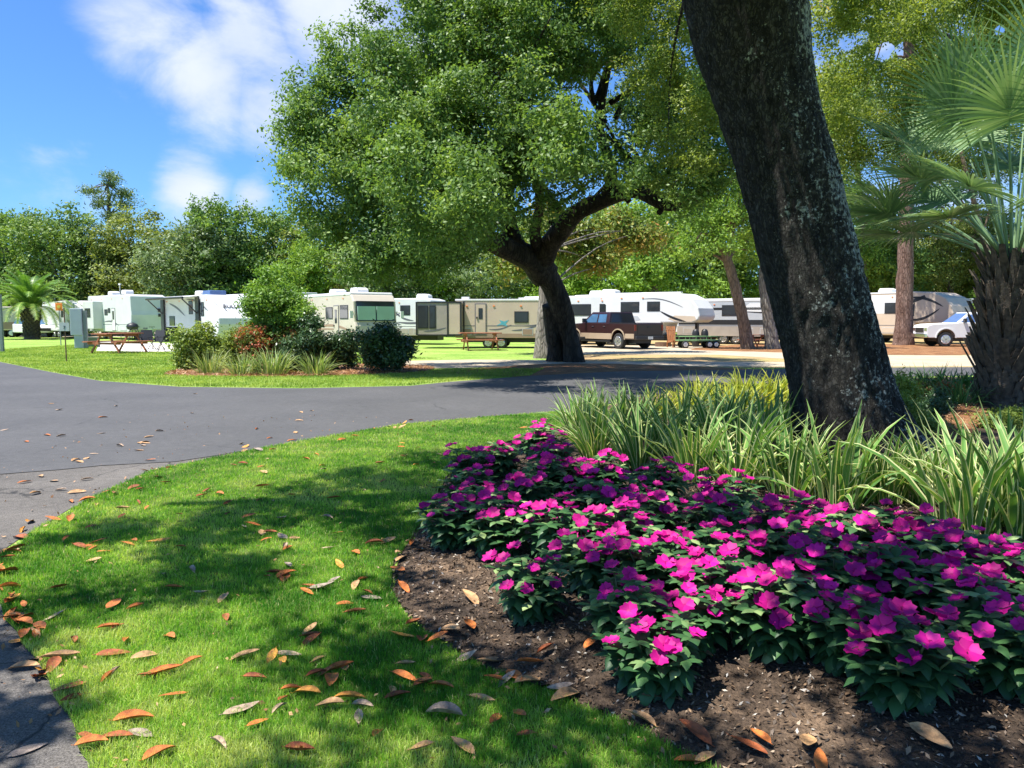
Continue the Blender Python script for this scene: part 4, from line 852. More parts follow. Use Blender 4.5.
for sg in (-1, 1):
    MB().box(9.12, 9.24, min(sg * .75, sg * 1.1), max(sg * .75, sg * 1.1), .95, 1.2).build('headlight', M['chrome'], t)
    b = MB(); b.bar((8.9, sg * 1.28, 2.3), (9.25, sg * 1.5, 2.3), .025); b.box(9.15, 9.25, min(sg * 1.42, sg * 1.6), max(sg * 1.42, sg * 1.6), 1.95, 2.35); b.build('mirror', M['white'], t)
MB().box(9.16, 9.3, -1.2, 1.2, .45, .75).build('bumper', M['cream'], t, bevel=.05); MB().box(9.18, 9.235, -.6, .6, .9, 1.25).build('grille', M['tandark'], t)
# E white trailer with swooshes
t, s = rv('travel_trailer', 'white and grey trailer with curved dark swooshes between the cream motorhome and the tan trailer', 'camper', 420, 344, 62, tt_prof(7, 3.3, .65, .5), 2.5, 'white', 5.0, 'greytan', 1.15, wheels=(2.8, 3.7), group=G_RV, sc=.85)
y = s * 1.25
decal(t, s, y, swoosh(2.2, 2.9, 4.2, 1.4, .12, -.3), 'stripe'); decal(t, s, y, swoosh(3.0, 3.0, 5.2, 1.7, .14, -.35), 'stripe'); decal(t, s, y, swoosh(3.8, 1.6, 6.5, 1.7, .14, -.12), 'stripe'); decal(t, s, y, swoosh(2.5, 1.9, 4.5, 2.5, .06, -.2), 'stripe')
window(t, s, y, 4.1, 4.9, 2.1, 2.8); window(t, s, y, .6, 1.6, 2, 2.7); ac(t, 5.4, 3.3)
# F tan trailer
t, s = rv('travel_trailer', 'long tan travel trailer with brown lower trim and a boxy patio bump-out', 'camper', 495, 347.5, 84, tt_prof(6.0, 2.55, .55, .45), 2.3, 'tan', 2.0, 'tandark', .78, wheels=(1.75, 2.45), wr=.3, group=G_RV)
y = s * 1.15
window(t, s, y, 3.15, 3.9, 1.35, 1.95); window(t, s, y, 5.35, 5.75, 1.35, 1.9); door(t, s, y, 1.05, .72, .62, 1.65, 'tan', 'stripe')
decal(t, s, y, swoosh(3.0, .95, 5.0, 1.6, .09, -.2), 'stripe'); decal(t, s, y, swoosh(3.6, 1.2, 5.6, 1.9, .09, -.25), 'stripe'); decal(t, s, y, swoosh(1.8, 1.0, 3.0, 1.25, .06, -.1), 'stripe')
decal(t, s, y, [(2.2, 1.2), (2.45, 1.35), (2.35, 1.5), (2.6, 1.42), (2.85, 1.5), (2.7, 1.3), (2.8, 1.15), (2.5, 1.25)], 'teal', 'emblem')
for (x0, x1) in ((.42, .5), (4.93, 5.0)): MB().box(x0, x1, min(y - s * .01, y + s * .02), max(y - s * .01, y + s * .02), .8, 2.48).build('trim', M['black'], t)
MB().box(.0, 5.2, -1.17, 1.17, 2.5, 2.6).build('roof', M['white'], t, bevel=.02); ac(t, 4.9, 2.58); b = MB(); b.box(.2, .6, -.2, .2, 2.58, 2.75); b.box(3.3, 3.7, -.2, .2, 2.58, 2.7); b.build('roof_vent', M['offwhite'], t)
MB().box(5.08, 5.95, y - s * .01, y + s * .008, .8, 1.7).build('side_cap', M['tandark'], t)
bo = MB().box(-2.0, .38, y - s * 1.2, y + s * .5, .72, 2.42).build('bump_out', M['greytan'], t)
yy = y + s * .5
for (x0, x1) in ((-2.02, -1.94), (-.36, -.28), (.34, .41)): MB().box(x0, x1, min(yy, yy + s * .03), max(yy, yy + s * .03), .7, 2.45).build('trim', M['black'], bo)
for (z0, z1) in ((.68, .74), (2.39, 2.46)): MB().box(-1.94, .34, min(yy, yy + s * .028), max(yy, yy + s * .028), z0, z1).build('trim', M['black'], bo)
window(bo, s, yy, -1.9, -1.35, 1.05, 2.25); window(bo, s, yy, -1.3, -.95, 1.05, 2.25); MB().box(-.26, .32, min(yy, yy + s * .012), max(yy, yy + s * .012), .76, 2.37).build('panel', M['tan'], bo)
decal(bo, s, yy, swoosh(-1.6, .9, -.4, 1.1, .08, -.05), 'stripe')
MB().box(6.0, 6.9, -.08, .08, .5, .6).build('hitch', M['black'], t)
# G trailer behind pickup
t, s = rv('travel_trailer', 'white trailer with long dark window, directly behind the cab of the maroon pickup', 'camper', 592, 344, 70, tt_prof(6.5, 2.95, .6, .4), 2.4, 'white', 4.2, None, wheels=(2.5, 3.3), group=G_RV)
y = s * 1.2
window(t, s, y, 2.9, 4.55, 1.75, 2.45); window(t, s, y, 5.1, 5.75, 1.6, 2.45); ac(t, 4.6, 2.95); decal(t, s, y, swoosh(1, 1.3, 6, 1.4, .1, -.2), 'stripe')
# H big white fifth wheel
t, s = rv('fifth_wheel_camper', 'big white fifth wheel camper with beige lower front and black swoosh, behind the maroon pickup', 'camper', 668, 345.5, 66, fw_prof(8.2, 3.0, .6, 1.35), 2.4, 'white', 5.8, None, wheels=(2.6, 3.4), group=G_RV)
y = s * 1.2
window(t, s, y, 3.3, 4.5, 1.95, 2.55); window(t, s, y, 5.0, 5.8, 2.0, 2.55); window(t, s, y, 1.7, 2.1, 1.8, 2.2); ac(t, 2.0, 3.02); door(t, s, y, .4, .7, .65, 1.8, 'white')
decal(t, s, y, [(4.7, .72), (4.7, 1.25), (5.55, 1.3), (5.45, .72)], 'tan', 'lower_panel'); decal(t, s, y, swoosh(5.8, 2.0, 7.4, 1.4, .14, -.08), 'black'); decal(t, s, y, swoosh(4.7, 2.7, 7.2, 2.2, .05, .2), 'stripe')
decal(t, s, y, [(6.3, 1.55), (6.7, 1.75), (7.9, 1.7), (8.0, 1.5), (7.7, 1.4), (6.7, 1.42)], 'tan', 'nose_panel')
decal(t, s, y, [(3.3, 1.5), (3.5, 1.75), (4.4, 1.72), (4.6, 1.5), (4.2, 1.4), (3.6, 1.38)], 'silver', 'emblem'); MB().box(1.0, 6.6, -.15, .15, 3.06, 3.12).build('roof_rail', M['offwhite'], t)
MB().box(7.5, 7.62, -.15, .15, .3, 1.4).build('king_pin', M['black'], t)
# I slim white camper
t, s = rv('travel_trailer', 'narrow white camper end between the big white fifth wheel and the silver trailer', 'camper', 709, 343, 15, tt_prof(6, 2.7, .6, .1), 2.3, 'white', 5.9, None, wheels=(2.4, 3.2), group=G_RV)
MB().box(5.9, 6.03, -.3, .25, 1.35, 2.1).build('window', M['glass'], t)
# J silver and black striped trailer
t, s = rv('travel_trailer', 'silver trailer with two black horizontal bands, behind the slender leaning tree', 'camper', 745, 344, 72, tt_prof(7.0, 2.75, .5, .7), 2.35, 'silver', 4.0, 'greytan', 1.1, wheels=(3.0, 3.8), group=G_RV)
y = s * 1.175
MB().box(.0, 6.2, -1.19, 1.19, 2.6, 2.8).build('roof', M['white'], t, bevel=.03)
decal(t, s, y, [(.1, 2.1), (5.6, 2.1), (5.6, 2.25), (.1, 2.25)], 'black'); decal(t, s, y, [(.1, 1.2), (6.6, 1.2), (6.5, 1.5), (.1, 1.5)], 'black'); window(t, s, y, 2.9, 3.8, 1.75, 2.4); window(t, s, y, .8, 1.6, 1.7, 2.3)
decal(t, s, y, [(3.9, 1.95), (4.6, 2.5), (6.3, 2.5), (6.6, 2.0)], 'white', 'nose_panel'); decal(t, s, y, swoosh(4.2, 2.0, 6.6, 1.85, .06, 0), 'black')
# K dark nose
t, s = rv('fifth_wheel_camper', 'dark blue grey nose of a fifth wheel emerging right of the near dark trunk', 'camper', 866, 341, 68, fw_prof(8, 3.0, .55, 1.0), 2.4, 'charcoal', 7.0, None, wheels=(3, 3.8), group=G_RV)
y = s * 1.2; MB().box(0.05, 5.3, y - s * .01, y + s * .02, .65, 2.9).build('side_panel', M['cream'], t); MB().box(6.6, 6.9, min(y, y + s * .25), max(y, y + s * .25), 1.75, 2.1).build('mirror', M['white'], t)
# L tan fifth wheel
t, s = rv('fifth_wheel_camper', 'tan and white fifth wheel camper with dark curved graphics behind the pine trunk', 'camper', 915, 343, 60, fw_prof(11.0, 3.2, .5, 1.3), 2.5, 'tan', 8.0, None, wheels=(4.4, 5.3), group=G_RV)
y = s * 1.25
decal(t, s, y, [(.1, 1.9), (8.0, 1.9), (8.0, 3.1), (.1, 3.1)], 'white', 'upper_panel'); window(t, s, y, 4.0, 4.8, 1.9, 2.3); window(t, s, y, 6.6, 7.6, 1.9, 2.6)
decal(t, s, y, swoosh(8.2, 2.9, 10.4, 2.3, .16, .2), 'black'); decal(t, s, y, swoosh(8.2, 1.5, 10.2, 2.2, .16, -.25), 'black'); decal(t, s, y, [(8.1, 2.0), (8.6, 2.6), (8.6, 1.7)], 'black'); decal(t, s, y, [(8.0, 2.6), (9.2, 3.05), (9.3, 2.85), (8.3, 2.5)], 'black'); ac(t, 6, 3.25)
MB().box(.0, 8.4, -1.27, 1.27, 3.17, 3.28).build('roof', M['white'], t, bevel=.03)
# M dark nose behind
t, s = rv('fifth_wheel_camper', 'black and silver rounded camper nose just right of the tan camper nose', 'camper', 928, 338.5, 52, fw_prof(10, 3.7, .6, 1.9), 2.5, 'charcoal', 8.5, None, wheels=(4, 5), group=G_RV)
y = s * 1.25; decal(t, s, y, swoosh(7.5, 2.6, 9.7, 3.0, .1, -.1), 'silver'); decal(t, s, y, swoosh(7.5, 2.2, 9.7, 2.5, .08, -.1), 'silver'); decal(t, s, y, swoosh(7.5, 3.0, 9.4, 3.4, .08, .1), 'silver')
# N far white
t, s = rv('travel_trailer', 'far white trailer with a dark band between the dark nose and the fan palm trunk', 'camper', 968, 338, 75, tt_prof(8, 3.2, .6, .4), 2.4, 'white', 4.0, None, wheels=(3, 4), group=G_RV)
y = s * 1.2; decal(t, s, y, [(.1, 2.2), (7.4, 2.2), (7.4, 2.5), (.1, 2.5)], 'maroon')
# far-left beige camper
t, s = rv('travel_trailer', 'beige trailer at the left edge behind the grey post and the palm', 'camper', 12, 337, 80, tt_prof(6, 2.6, .6, .4), 2.4, 'cream', 3.0, None, wheels=(2.4, 3.2), group=G_RV)
y = s * 1.2; decal(t, s, y, [(.1, .7), (5.6, .7), (5.6, 1.3), (.1, 1.3)], 'tandark', 'lower_panel')
# ---- pickups
def pickup(label, px, py, phi, paint, low, ref, sc=1.0, group='pickup trucks among the campers', glassm='blueglass', beltlow=True):
    p = gp(px, py); yaw = heading(p, phi); h = Vector((math.cos(yaw), math.sin(yaw), 0)); t = thing('pickup_truck', label, 'pickup truck', p - h * ref * sc, yaw, group); t.scale = (sc,) * 3
    W_ = 1.98; wr = .41; xr, xf = 1.25, 4.85
    def arch(x, z0, r_=.52, n=12): return [(x + r_ * math.cos(math.pi * k / n), z0 + r_ * math.sin(math.pi * k / n)) for k in range(n + 1)]
    z0 = .5
    prof = [(0, 1.32), (0, .55), (.05, z0)] + [(x, z) for x, z in arch(xr, z0)[::-1]] + [(x, z) for x, z in arch(xf, z0)[::-1]] + [(5.75, z0), (5.85, .62), (5.87, 1.06), (5.78, 1.2), (5.5, 1.27), (4.3, 1.33), (4.2, 1.36)]
    MB().prism(prof, -W_ / 2, W_ / 2).build('body', M[paint], t, bevel=.035)
    # flat black sheet stands in for the shade inside the bed
    b = MB(); b.box(.12, 2.0, -.8, .8, 1.325, 1.33); b.build('bed_shade_sheet', M['black'], t)
    b = MB(); b.box(.02, 2.02, -.99, -.90, 1.32, 1.36); b.box(.02, 2.02, .90, .99, 1.32, 1.36); b.build('bed_rail', M['black'], t)
    # cab: tapered greenhouse
    def cab(off, zt, name, mat, x0, x1, x2, x3, zb=1.30):
        b = MB(); hw, tw = W_ / 2 - .04 + off, W_ / 2 - .22 + off
        b.add([(x0, -hw, zb), (x3, -hw, zb), (x3, hw, zb), (x0, hw, zb), (x1, -tw, zt), (x2, -tw, zt), (x2, tw, zt), (x1, tw, zt)], [(0, 3, 2, 1), (4, 5, 6, 7), (0, 1, 5, 4), (1, 2, 6, 5), (2, 3, 7, 6), (3, 0, 4, 7)]); return b.build(name, M[mat], t, bevel=.04)
    cab(0, 1.92, 'cab', paint, 2.02, 2.12, 3.6, 4.35)
    hw, tw = W_ / 2 - .04, W_ / 2 - .22
    for sg in (-1, 1):
        def P3(x, z, e=.012): u = (z - 1.30) / .62; return Vector((x, sg * (hw + (tw - hw) * u + e), z))
        for (a, nm) in (([(2.28, 1.37), (2.95, 1.37), (2.95, 1.80), (2.33, 1.80)], 'rear_side_window'), ([(3.05, 1.37), (4.08, 1.37), (3.55, 1.80), (3.05, 1.80)], 'front_side_window')):
            vs = [P3(x, z, -.02) for x, z in a] + [P3(x, z) for x, z in a]; n = 4
            b = MB(); b.add(vs, [tuple(range(n)), tuple(range(2 * n - 1, n - 1, -1))] + [((i + 1) % n, i, i + n, (i + 1) % n + n) for i in range(n)]); b.build(nm, M[glassm], t)
        b = MB(); b.box(3.85, 3.98, min(sg * .97, sg * 1.2), max(sg * .97, sg * 1.2), 1.36, 1.58); b.build('mirror', M['black'], t, bevel=.02)
        for x0 in (3.02, 2.1): MB().box(x0, x0 + .012, min(sg * .985, sg * .994), max(sg * .985, sg * .994), .65, 1.3).build('door_seam', M['black'], t)
        for x0 in (3.2, 2.25): MB().box(x0, x0 + .18, min(sg * .985, sg * 1.02), max(sg * .985, sg * 1.02), 1.14, 1.18).build('handle', M['chrome'], t)
        if low: MB().box(1.8, 4.31, min(sg * .985, sg * 1.0), max(sg * .985, sg * 1.0), .49, .80).build('lower_trim', M[low], t, bevel=.01)
        if low: MB().box(.03, .70, min(sg * .985, sg * 1.0), max(sg * .985, sg * 1.0), .56, .80).build('lower_trim', M[low], t, bevel=.01)
        if low: MB().box(1.82, 4.28, min(sg * .86, sg * 1.04), max(sg * .86, sg * 1.04), .36, .43).build('side_step', M['black'], t)
        for x in (xr, xf):
            ar = arch(x, z0, .56) + arch(x, z0, .50)[::-1]; MB().prism(ar, sg * .97, sg * 1.02).build('fender_flare', M[low or paint], t)
            wheel(t, x, sg * (W_ / 2 - .13), wr, .26, 'rim', 6, sg)
        MB().box(-.02, .05, min(sg * .87, sg * .975), max(sg * .87, sg * .975), .95, 1.25).build('tail_light', M['red'], t)
        MB().box(5.72, 5.87, min(sg * .62, sg * .97), max(sg * .62, sg * .97), .88, 1.05).build('headlight', M['chrome'], t)
    b = MB(); b.add([(2.02 - .012, -.8, 1.38), (2.02 - .012, .8, 1.38), (2.11 - .012, .66, 1.82), (2.11 - .012, -.66, 1.82), (2.08, -.8, 1.38), (2.08, .8, 1.38), (2.16, .66, 1.82), (2.16, -.66, 1.82)], [(0, 3, 2, 1), (4, 5, 6, 7), (0, 1, 5, 4), (1, 2, 6, 5), (2, 3, 7, 6), (3, 0, 4, 7)]); b.build('rear_window', M['glass'], t)
    b = MB(); n_ = Vector((.62, 0, .75)).normalized() * .012
    vs = [Vector(v) for v in ((4.29, -.88, 1.35), (4.29, .88, 1.35), (3.66, .72, 1.87), (3.66, -.72, 1.87))]; b.add([v - n_ * 3 for v in vs] + [v + n_ for v in vs], [(0, 3, 2, 1), (4, 5, 6, 7), (0, 1, 5, 4), (1, 2, 6, 5), (2, 3, 7, 6), (3, 0, 4, 7)]); b.build('windshield', M[glassm], t)
    MB().box(-.12, .06, -.95, .95, .5, .68).build('rear_bumper', M['black'], t, bevel=.03); MB().box(5.8, 5.98, -.97, .97, .5, .72).build('front_bumper', M['chrome'], t, bevel=.03)
    MB().box(5.83, 5.89, -.55, .55, .78, 1.06).build('grille', M['black'], t)
    tg = MB().box(-.015, .04, -.78, .78, .75, 1.28).build('tailgate', M[paint], t, bevel=.01); MB().box(-.03, 0, -.13, .13, 1.1, 1.18).build('handle', M['black'], tg)
    lp = MB().box(-.14, -.11, -.16, .16, .52, .66).build('licence_plate', M['plate'], t)
    MB().box(.5, 5.2, -.6, .6, .3, .52).build('chassis', M['black'], t)
pickup('maroon pickup truck with tan lower trim seen from its rear corner beside the oak trunk', 646, 349.3, -137, 'maroon', 'champagne', 0.2, 1.0)
pickup('white pickup truck with its nose pointing left beside the fan palm trunk', 935, 346.2, -68, 'white', None, 5.0, 1.0, glassm='bluebox')
# white car behind the palm
def small_suv():
    p = gp(44, 337.5); yaw = heading(p, 28); h = Vector((math.cos(yaw), math.sin(yaw), 0)); t = thing('parked_car', 'white car with blue windshield facing out from behind the date palm', 'car', p - h * 4.2, yaw)
    MB().prism([(0, .4), (0, 1.05), (.2, 1.15), (3.2, 1.1), (4.2, .95), (4.45, .8), (4.5, .4)], -.9, .9).build('body', M['white'], t, bevel=.06)
    b = MB(); b.add([(.3, -.84, 1.1), (3.35, -.84, 1.08), (3.35, .84, 1.08), (.3, .84, 1.1), (.8, -.68, 1.62), (2.5, -.68, 1.62), (2.5, .68, 1.62), (.8, .68, 1.62)], [(0, 3, 2, 1), (4, 5, 6, 7), (0, 1, 5, 4), (1, 2, 6, 5), (2, 3, 7, 6), (3, 0, 4, 7)]); b.build('windows', M['blueglass'], t)
    MB().box(.78, 2.5, -.7, .7, 1.6, 1.66).build('roof', M['white'], t, bevel=.03); MB().box(4.44, 4.52, -.5, .5, .55, .8).build('grille', M['black'], t)
    for sg in (-1, 1):
        MB().box(4.3, 4.49, min(sg * .6, sg * .86), max(sg * .6, sg * .86), .7, .86).build('headlight', M['chrome'], t)
        for x in (.85, 3.6): wheel(t, x, sg * .8, .33, .2, 'rim', 5, sg)
small_suv()
# ================================================================= STREET FURNITURE AND CAMP THINGS
def picnic(label, px, py, rz, sc=1.0):
    t = thing('picnic_table', label, 'picnic table', gp(px, py), rz, 'wooden picnic tables on the campsites'); t.scale = (sc,) * 3
    b = MB()
    for k in range(5): b.box(-.9, .9, -.36 + k * .148, -.36 + k * .148 + .135, .72, .76)
    b.build('tabletop', M['wood'], t)
    for sg in (-1, 1):
        b = MB()
        for k in range(2): a = sg * (.62 + k * .14); b.box(-.9, .9, a - .065, a + .065, .42, .46)
        b.build('bench', M['wood'], t)
    for x in (-.65, .65):
        b = MB(); b.plank((x, -.2, .72), (x, -.72, 0), (0, 1, .3), .1, .045); b.plank((x + .05, .2, .72), (x + .05, .72, 0), (0, 1, -.3), .1, .045); b.box(x - .05, x - .01, -.78, .78, .34, .42); b.box(x - .02, x + .02, -.34, .34, .64, .72); b.build('trestle', M['wood'], t)
picnic('red brown wooden picnic table before the far left fifth wheel', 119, 353, 1.25, 1.2)
picnic('red brown wooden picnic table before the tan trailer', 480, 350, .25, 1.15)
picnic('faded wooden picnic table partly behind the slender leaning tree', 757, 347, .5, .9)
# utility pedestal
t = thing('utility_pedestal', 'tall grey utility pedestal on the lawn near the far left camper', 'utility box', gp(80, 348.5), .25)
MB().box(-.22, .22, -.16, .16, 0, .75).build('lower_cabinet', M['utility'], t, bevel=.02); MB().box(-.36, .2, -.22, .14, .7, 2.1).build('upper_cabinet', M['utility'], t, bevel=.03); MB().box(.22, .38, -.1, .12, 0, 2.0).build('backboard', M['postgrey'], t)
t = thing('ground_box', 'low green grey ground box beside the utility pedestal', 'utility box', gp(92, 347), .25); MB().box(-.32, .36, -.22, .25, 0, .48).build('box_body', M['dkgreenbox'], t, bevel=.02); MB().box(-.35, .39, -.25, .28, .48, .53).build('lid', M['dkgreenbox'], t)
# site sign
p = gp(66.5, 362); t = thing('site_sign', 'small grey campsite number sign on a thin rusty post', 'sign', p, .1)
MB().bar((0, 0, -.05), (0, 0, 1.95), .022).build('post', M['rust'], t); sp = MB().box(-.17, .17, -.04, -.02, 1.12, 1.42).build('sign_panel', M['signgrey'], t)
text(sp, '7', .17, (0, -.045, 1.24), (math.pi / 2, 0, 0), 'ink')
p = gp(61, 345); t = thing('marker_sign', 'orange marker sign on a tall thin pole right of the date palm', 'sign', p, .1); MB().bar((0, 0, 0), (0, 0, 2.15), .03).build('post', M['postgrey'], t)
MB().box(-.2, .2, -.05, -.02, 2.05, 2.5).build('sign_panel', M['orange'], t, bevel=.02); o = MB().lathe_y([(-.07, .1), (-.045, .1)], (0, 0, 2.28), 14).build('reflector', M['yellow'], t)
p = gp(2.5, 352); t = thing('grey_post', 'grey green upright post at the left edge of the picture', 'post', p, .1); MB().box(-.07, .07, -.07, .07, -.1, 2.7).build('post', M['postgrey'], t, bevel=.01); MB().box(-.3, -.07, -.04, .04, .75, 1.5).build('side_board', M['dkgreenbox'], t)
p = gp(785, 340)
# bicycles
def bicycle(label, px, py, rz, mat):
    t = thing('bicycle', label, 'bicycle', gp(px, py), rz, 'bicycles parked before the far left camper'); 
    for x in (-.52, .52):
        b = MB(); n = 18
        for k in range(n): a, c = 2 * math.pi * k / n, 2 * math.pi * (k + 1) / n; b.bar((x + .33 * math.cos(a), 0, .34 + .33 * math.sin(a)), (x + .33 * math.cos(c), 0, .34 + .33 * math.sin(c)), .022, 5)
        for k in range(8): a = math.pi * k / 4; b.bar((x, 0, .34), (x + .32 * math.cos(a), 0, .34 + .32 * math.sin(a)), .006, 3)
        b.build('wheel', M['tyre'], t)
    b = MB(); pts = dict(r=(-.52, 0, .34), f=(.52, 0, .34), s=(-.15, 0, .85), h=(.38, 0, .85), bb=(-.05, 0, .32), hb=(.36, 0, 1.0))
    for a, c in (('r', 'bb'), ('bb', 's'), ('s', 'r'), ('s', 'h'), ('bb', 'h'), ('h', 'f'), ('h', 'hb')): b.bar(pts[a], pts[c], .02, 5)
    b.build('frame', M[mat], t); MB().bar((.36, -.28, 1.02), (.36, .28, 1.02), .018).build('handlebar', M['black'], t); MB().box(-.28, -.04, -.07, .07, .9, .96).build('saddle', M['black'], t)
bicycle('black bicycle left of the pair before the far left camper', 133, 342, -.1, 'black')
bicycle('light green bicycle right of the pair before the far left camper', 148, 342, -.25, 'greenpaint')
t = thing('kettle_grill', 'black round kettle grill standing behind the black bicycle', 'grill', gp(133, 340.5), 0)
b = MB(); b.v = []; 
b.tube([(0, 0, .75), (0, 0, .82), (0, 0, 1.0), (0, 0, 1.18), (0, 0, 1.3)], [.12, .34, .42, .34, .08], 14, 3); b.build('kettle', M['black'], t, smooth=True)
for a in (0, 2.1, 4.2): MB().bar((.2 * math.cos(a), .2 * math.sin(a), .8), (.34 * math.cos(a), .34 * math.sin(a), 0), .02).build('leg', M['black'], t)
def campchair(label, px, py, rz, sc=1.0, mat='fabric', name='camp_chair'):
    t = thing(name, label, 'chair', gp(px, py), rz, 'folding camp chairs by the awning'); t.scale = (sc,) * 3
    b = MB(); b.plank((0, -.25, .42), (0, .25, .40), (1, 0, 0), .55, .03); b.build('seat', M[mat], t); b = MB(); b.plank((0, .23, .42), (0, .36, .98), (1, 0, 0), .55, .03); b.build('backrest', M[mat], t)
    for x in (-.28, .28):
        b = MB(); b.bar((x, -.26, 0), (x, .3, .62), .015); b.bar((x, .32, 0), (x, -.26, .6), .015); b.plank((x, -.3, .62), (x, .26, .62), (1, 0, 0), .06, .02); b.build('leg_frame', M['black'], t)
campchair('leftmost of the dark folding camp chairs left of the awning post', 147, 349, .4)
campchair('middle dark folding camp chair under the awning', 156, 349.5, -.3)
campchair('right dark folding camp chair with tall back beside the yellow green shrub', 168, 351.5, -2.2, 1.2)
# wooden chair and trailer frame right of the pickup
t = thing('wooden_chair', 'orange brown wooden lounge chair right of the maroon pickup tailgate', 'chair', gp(674, 347.5), .3)
b = MB(); [b.plank((x, .25, .3), (x * 1.15 + .1, .6, 1.15), (1, 0, 0), .075, .03) for x in (-.2, -.1, 0, .1, .2)]; b.plank((-.25, .5, .9), (.35, .5, .9), (0, 0, 1), .06, .02); b.build('backrest', M['orangewood'], t); b = MB(); b.plank((0, -.3, .38), (0, .3, .28), (1, 0, 0), .5, .04); b.build('seat', M['orangewood'], t)
for x in (-.22, .22): b = MB(); b.plank((x, -.28, 0), (x, -.28, .4), (1, 0, 0), .06, .04); b.plank((x, .35, 0), (x, .35, .36), (1, 0, 0), .06, .04); b.build('leg', M['orangewood'], t)
t = thing('fire_pit', 'low rusty fire ring between pickup and wooden chair', 'fire pit', gp(663, 346.5), 0)
b = MB(); n = 16
for k in range(n):
    a = 2 * math.pi * k / n; b.plank((.42 * math.cos(a), .42 * math.sin(a), 0), (.42 * math.cos(a), .42 * math.sin(a), .24), (-math.sin(a), math.cos(a), 0), .18, .04)
b.build('ring', M['rust'], t)
t = thing('green_cart', 'long green railed utility cart on small wheels before the white fifth wheel nose', 'cart', gp(698, 348), .05)
b = MB(); b.box(-1.15, 1.15, -.4, .4, .38, .44); b.build('deck', M['greenpaint'], t)
b = MB()
for yy in (-.4, .4):
    b.bar((-1.15, yy, .62), (1.15, yy, .62), .02)
    for x in np.linspace(-1.15, 1.15, 5): b.bar((x, yy, .44), (x, yy, .62), .015)
b.build('railing', M['greenpaint'], t)
for x in (-.8, .5, .85):
    for yy in (-.42, .42): wheel(t, x, yy, .2, .12, 'rim', 5, -1 if yy < 0 else 1)
t = thing('propane_tanks', 'pair of dark propane tanks on the tongue before the white fifth wheel', 'gas tanks', gp(700, 346.8), 0)
for x in (-.25, .25):
    b = MB(); b.tube([(x, 0, 0), (x, 0, .1), (x, 0, .75), (x, 0, .95), (x, 0, 1.0)], [.1, .2, .2, .14, .04], 12, 2); b.build('tank', M['black'], t, smooth=True)
exec_small = True
# ================================================================= SHRUBS OF THE ISLAND BED
def shrub(name, label, px, py, lob, leafm, ncl, nsub, nl, leaf, clR, seed, group='shrubs in the island bed', stems=6):
    base = gp(px, py); t = thing(name, label, 'shrub', base, 0, group)
    gw = 1.15 if py < 380 and seed < 65 else (.95 if py < 380 else 1)
    lobes = [blob(a, b_, base.y + (i % 3 - 1) * .35, c * gw) for i, (a, b_, c) in enumerate(lob)]
    C, o_, ti, cc = crown_pts(lobes, int(ncl * 1.4), nsub, nl, clR, leaf * 1.5, seed, .4)
    C[:, 2] = np.maximum(C[:, 2], .03)
    link('foliage', cloudmesh('foliage', C - np.array(base), o_, ti, leaf, M[leafm], seed, aspect=.42), t)
    b = MB(); r = random.Random(seed)
    for k in range(stems):
        q = Vector(lobes[k % len(lobes)][:3]) - base; b.tube([(r.uniform(-.1, .1), r.uniform(-.1, .1), -.03), q * .5 + Vector((r.uniform(-.1, .1), 0, 0)), q], [.03, .02, .006], 5, 3)
    b.build('stems', M['warmbark'], t, smooth=True)
shrub('leafy_shrub', 'yellow green bushy shrub at the left end of the island bed', 197, 369, [(190, 348, 12), (205, 340, 11), (197, 356, 13), (184, 340, 8), (215, 352, 9), (208, 362, 9), (188, 362, 8)], 'shrubyel', 75, 10, 12, .11, .28, 61)
shrub('leafy_shrub', 'slim yellow green shrub with orange tinted tips between the left shrub and the lime tree', 233, 369, [(232, 340, 8), (238, 352, 9), (228, 350, 8), (234, 362, 7), (245, 345, 6)], 'shrubyel', 45, 9, 12, .10, .25, 62)
shrub('small_lime_tree', 'tall lime green shrub rising above the trailers in the island bed', 285, 369, [(270, 300, 14), (285, 310, 16), (265, 318, 12), (300, 318, 12), (280, 330, 16), (298, 338, 14), (262, 290, 8), (270, 275, 5), (290, 295, 10), (255, 305, 7)], 'shrublime', 120, 11, 12, .12, .28, 63)
shrub('leafy_shrub', 'shrub with red tipped new leaves below the lime shrub', 262, 370, [(250, 340, 10), (265, 338, 10), (278, 344, 10), (258, 352, 10), (292, 338, 9), (244, 334, 6)], 'shrubred', 65, 10, 12, .10, .25, 64)
shrub('leafy_shrub', 'dark glossy shrub right under the lime shrub', 300, 371, [(290, 352, 12), (305, 348, 12), (300, 360, 12), (315, 338, 9), (310, 325, 8)], 'shrubdark', 70, 10, 12, .10, .28, 65)
shrub('leafy_shrub', 'dark shrub with a few red flowers left of the rightmost round shrub', 333, 370, [(325, 345, 11), (340, 348, 12), (332, 356, 12), (350, 340, 8), (346, 358, 8)], 'shrubdark', 70, 10, 12, .10, .28, 66)
shrub('leafy_shrub', 'dark green round shrub at the right end of the island bed before the motorhome', 387, 372, [(374, 342, 9), (392, 344, 10), (385, 354, 12), (401, 352, 8), (370, 354, 7), (381, 330, 5), (395, 361, 8), (376, 362, 8), (407, 345, 4), (388, 333, 4)], 'shrubdark', 95, 10, 12, .11, .26, 67)
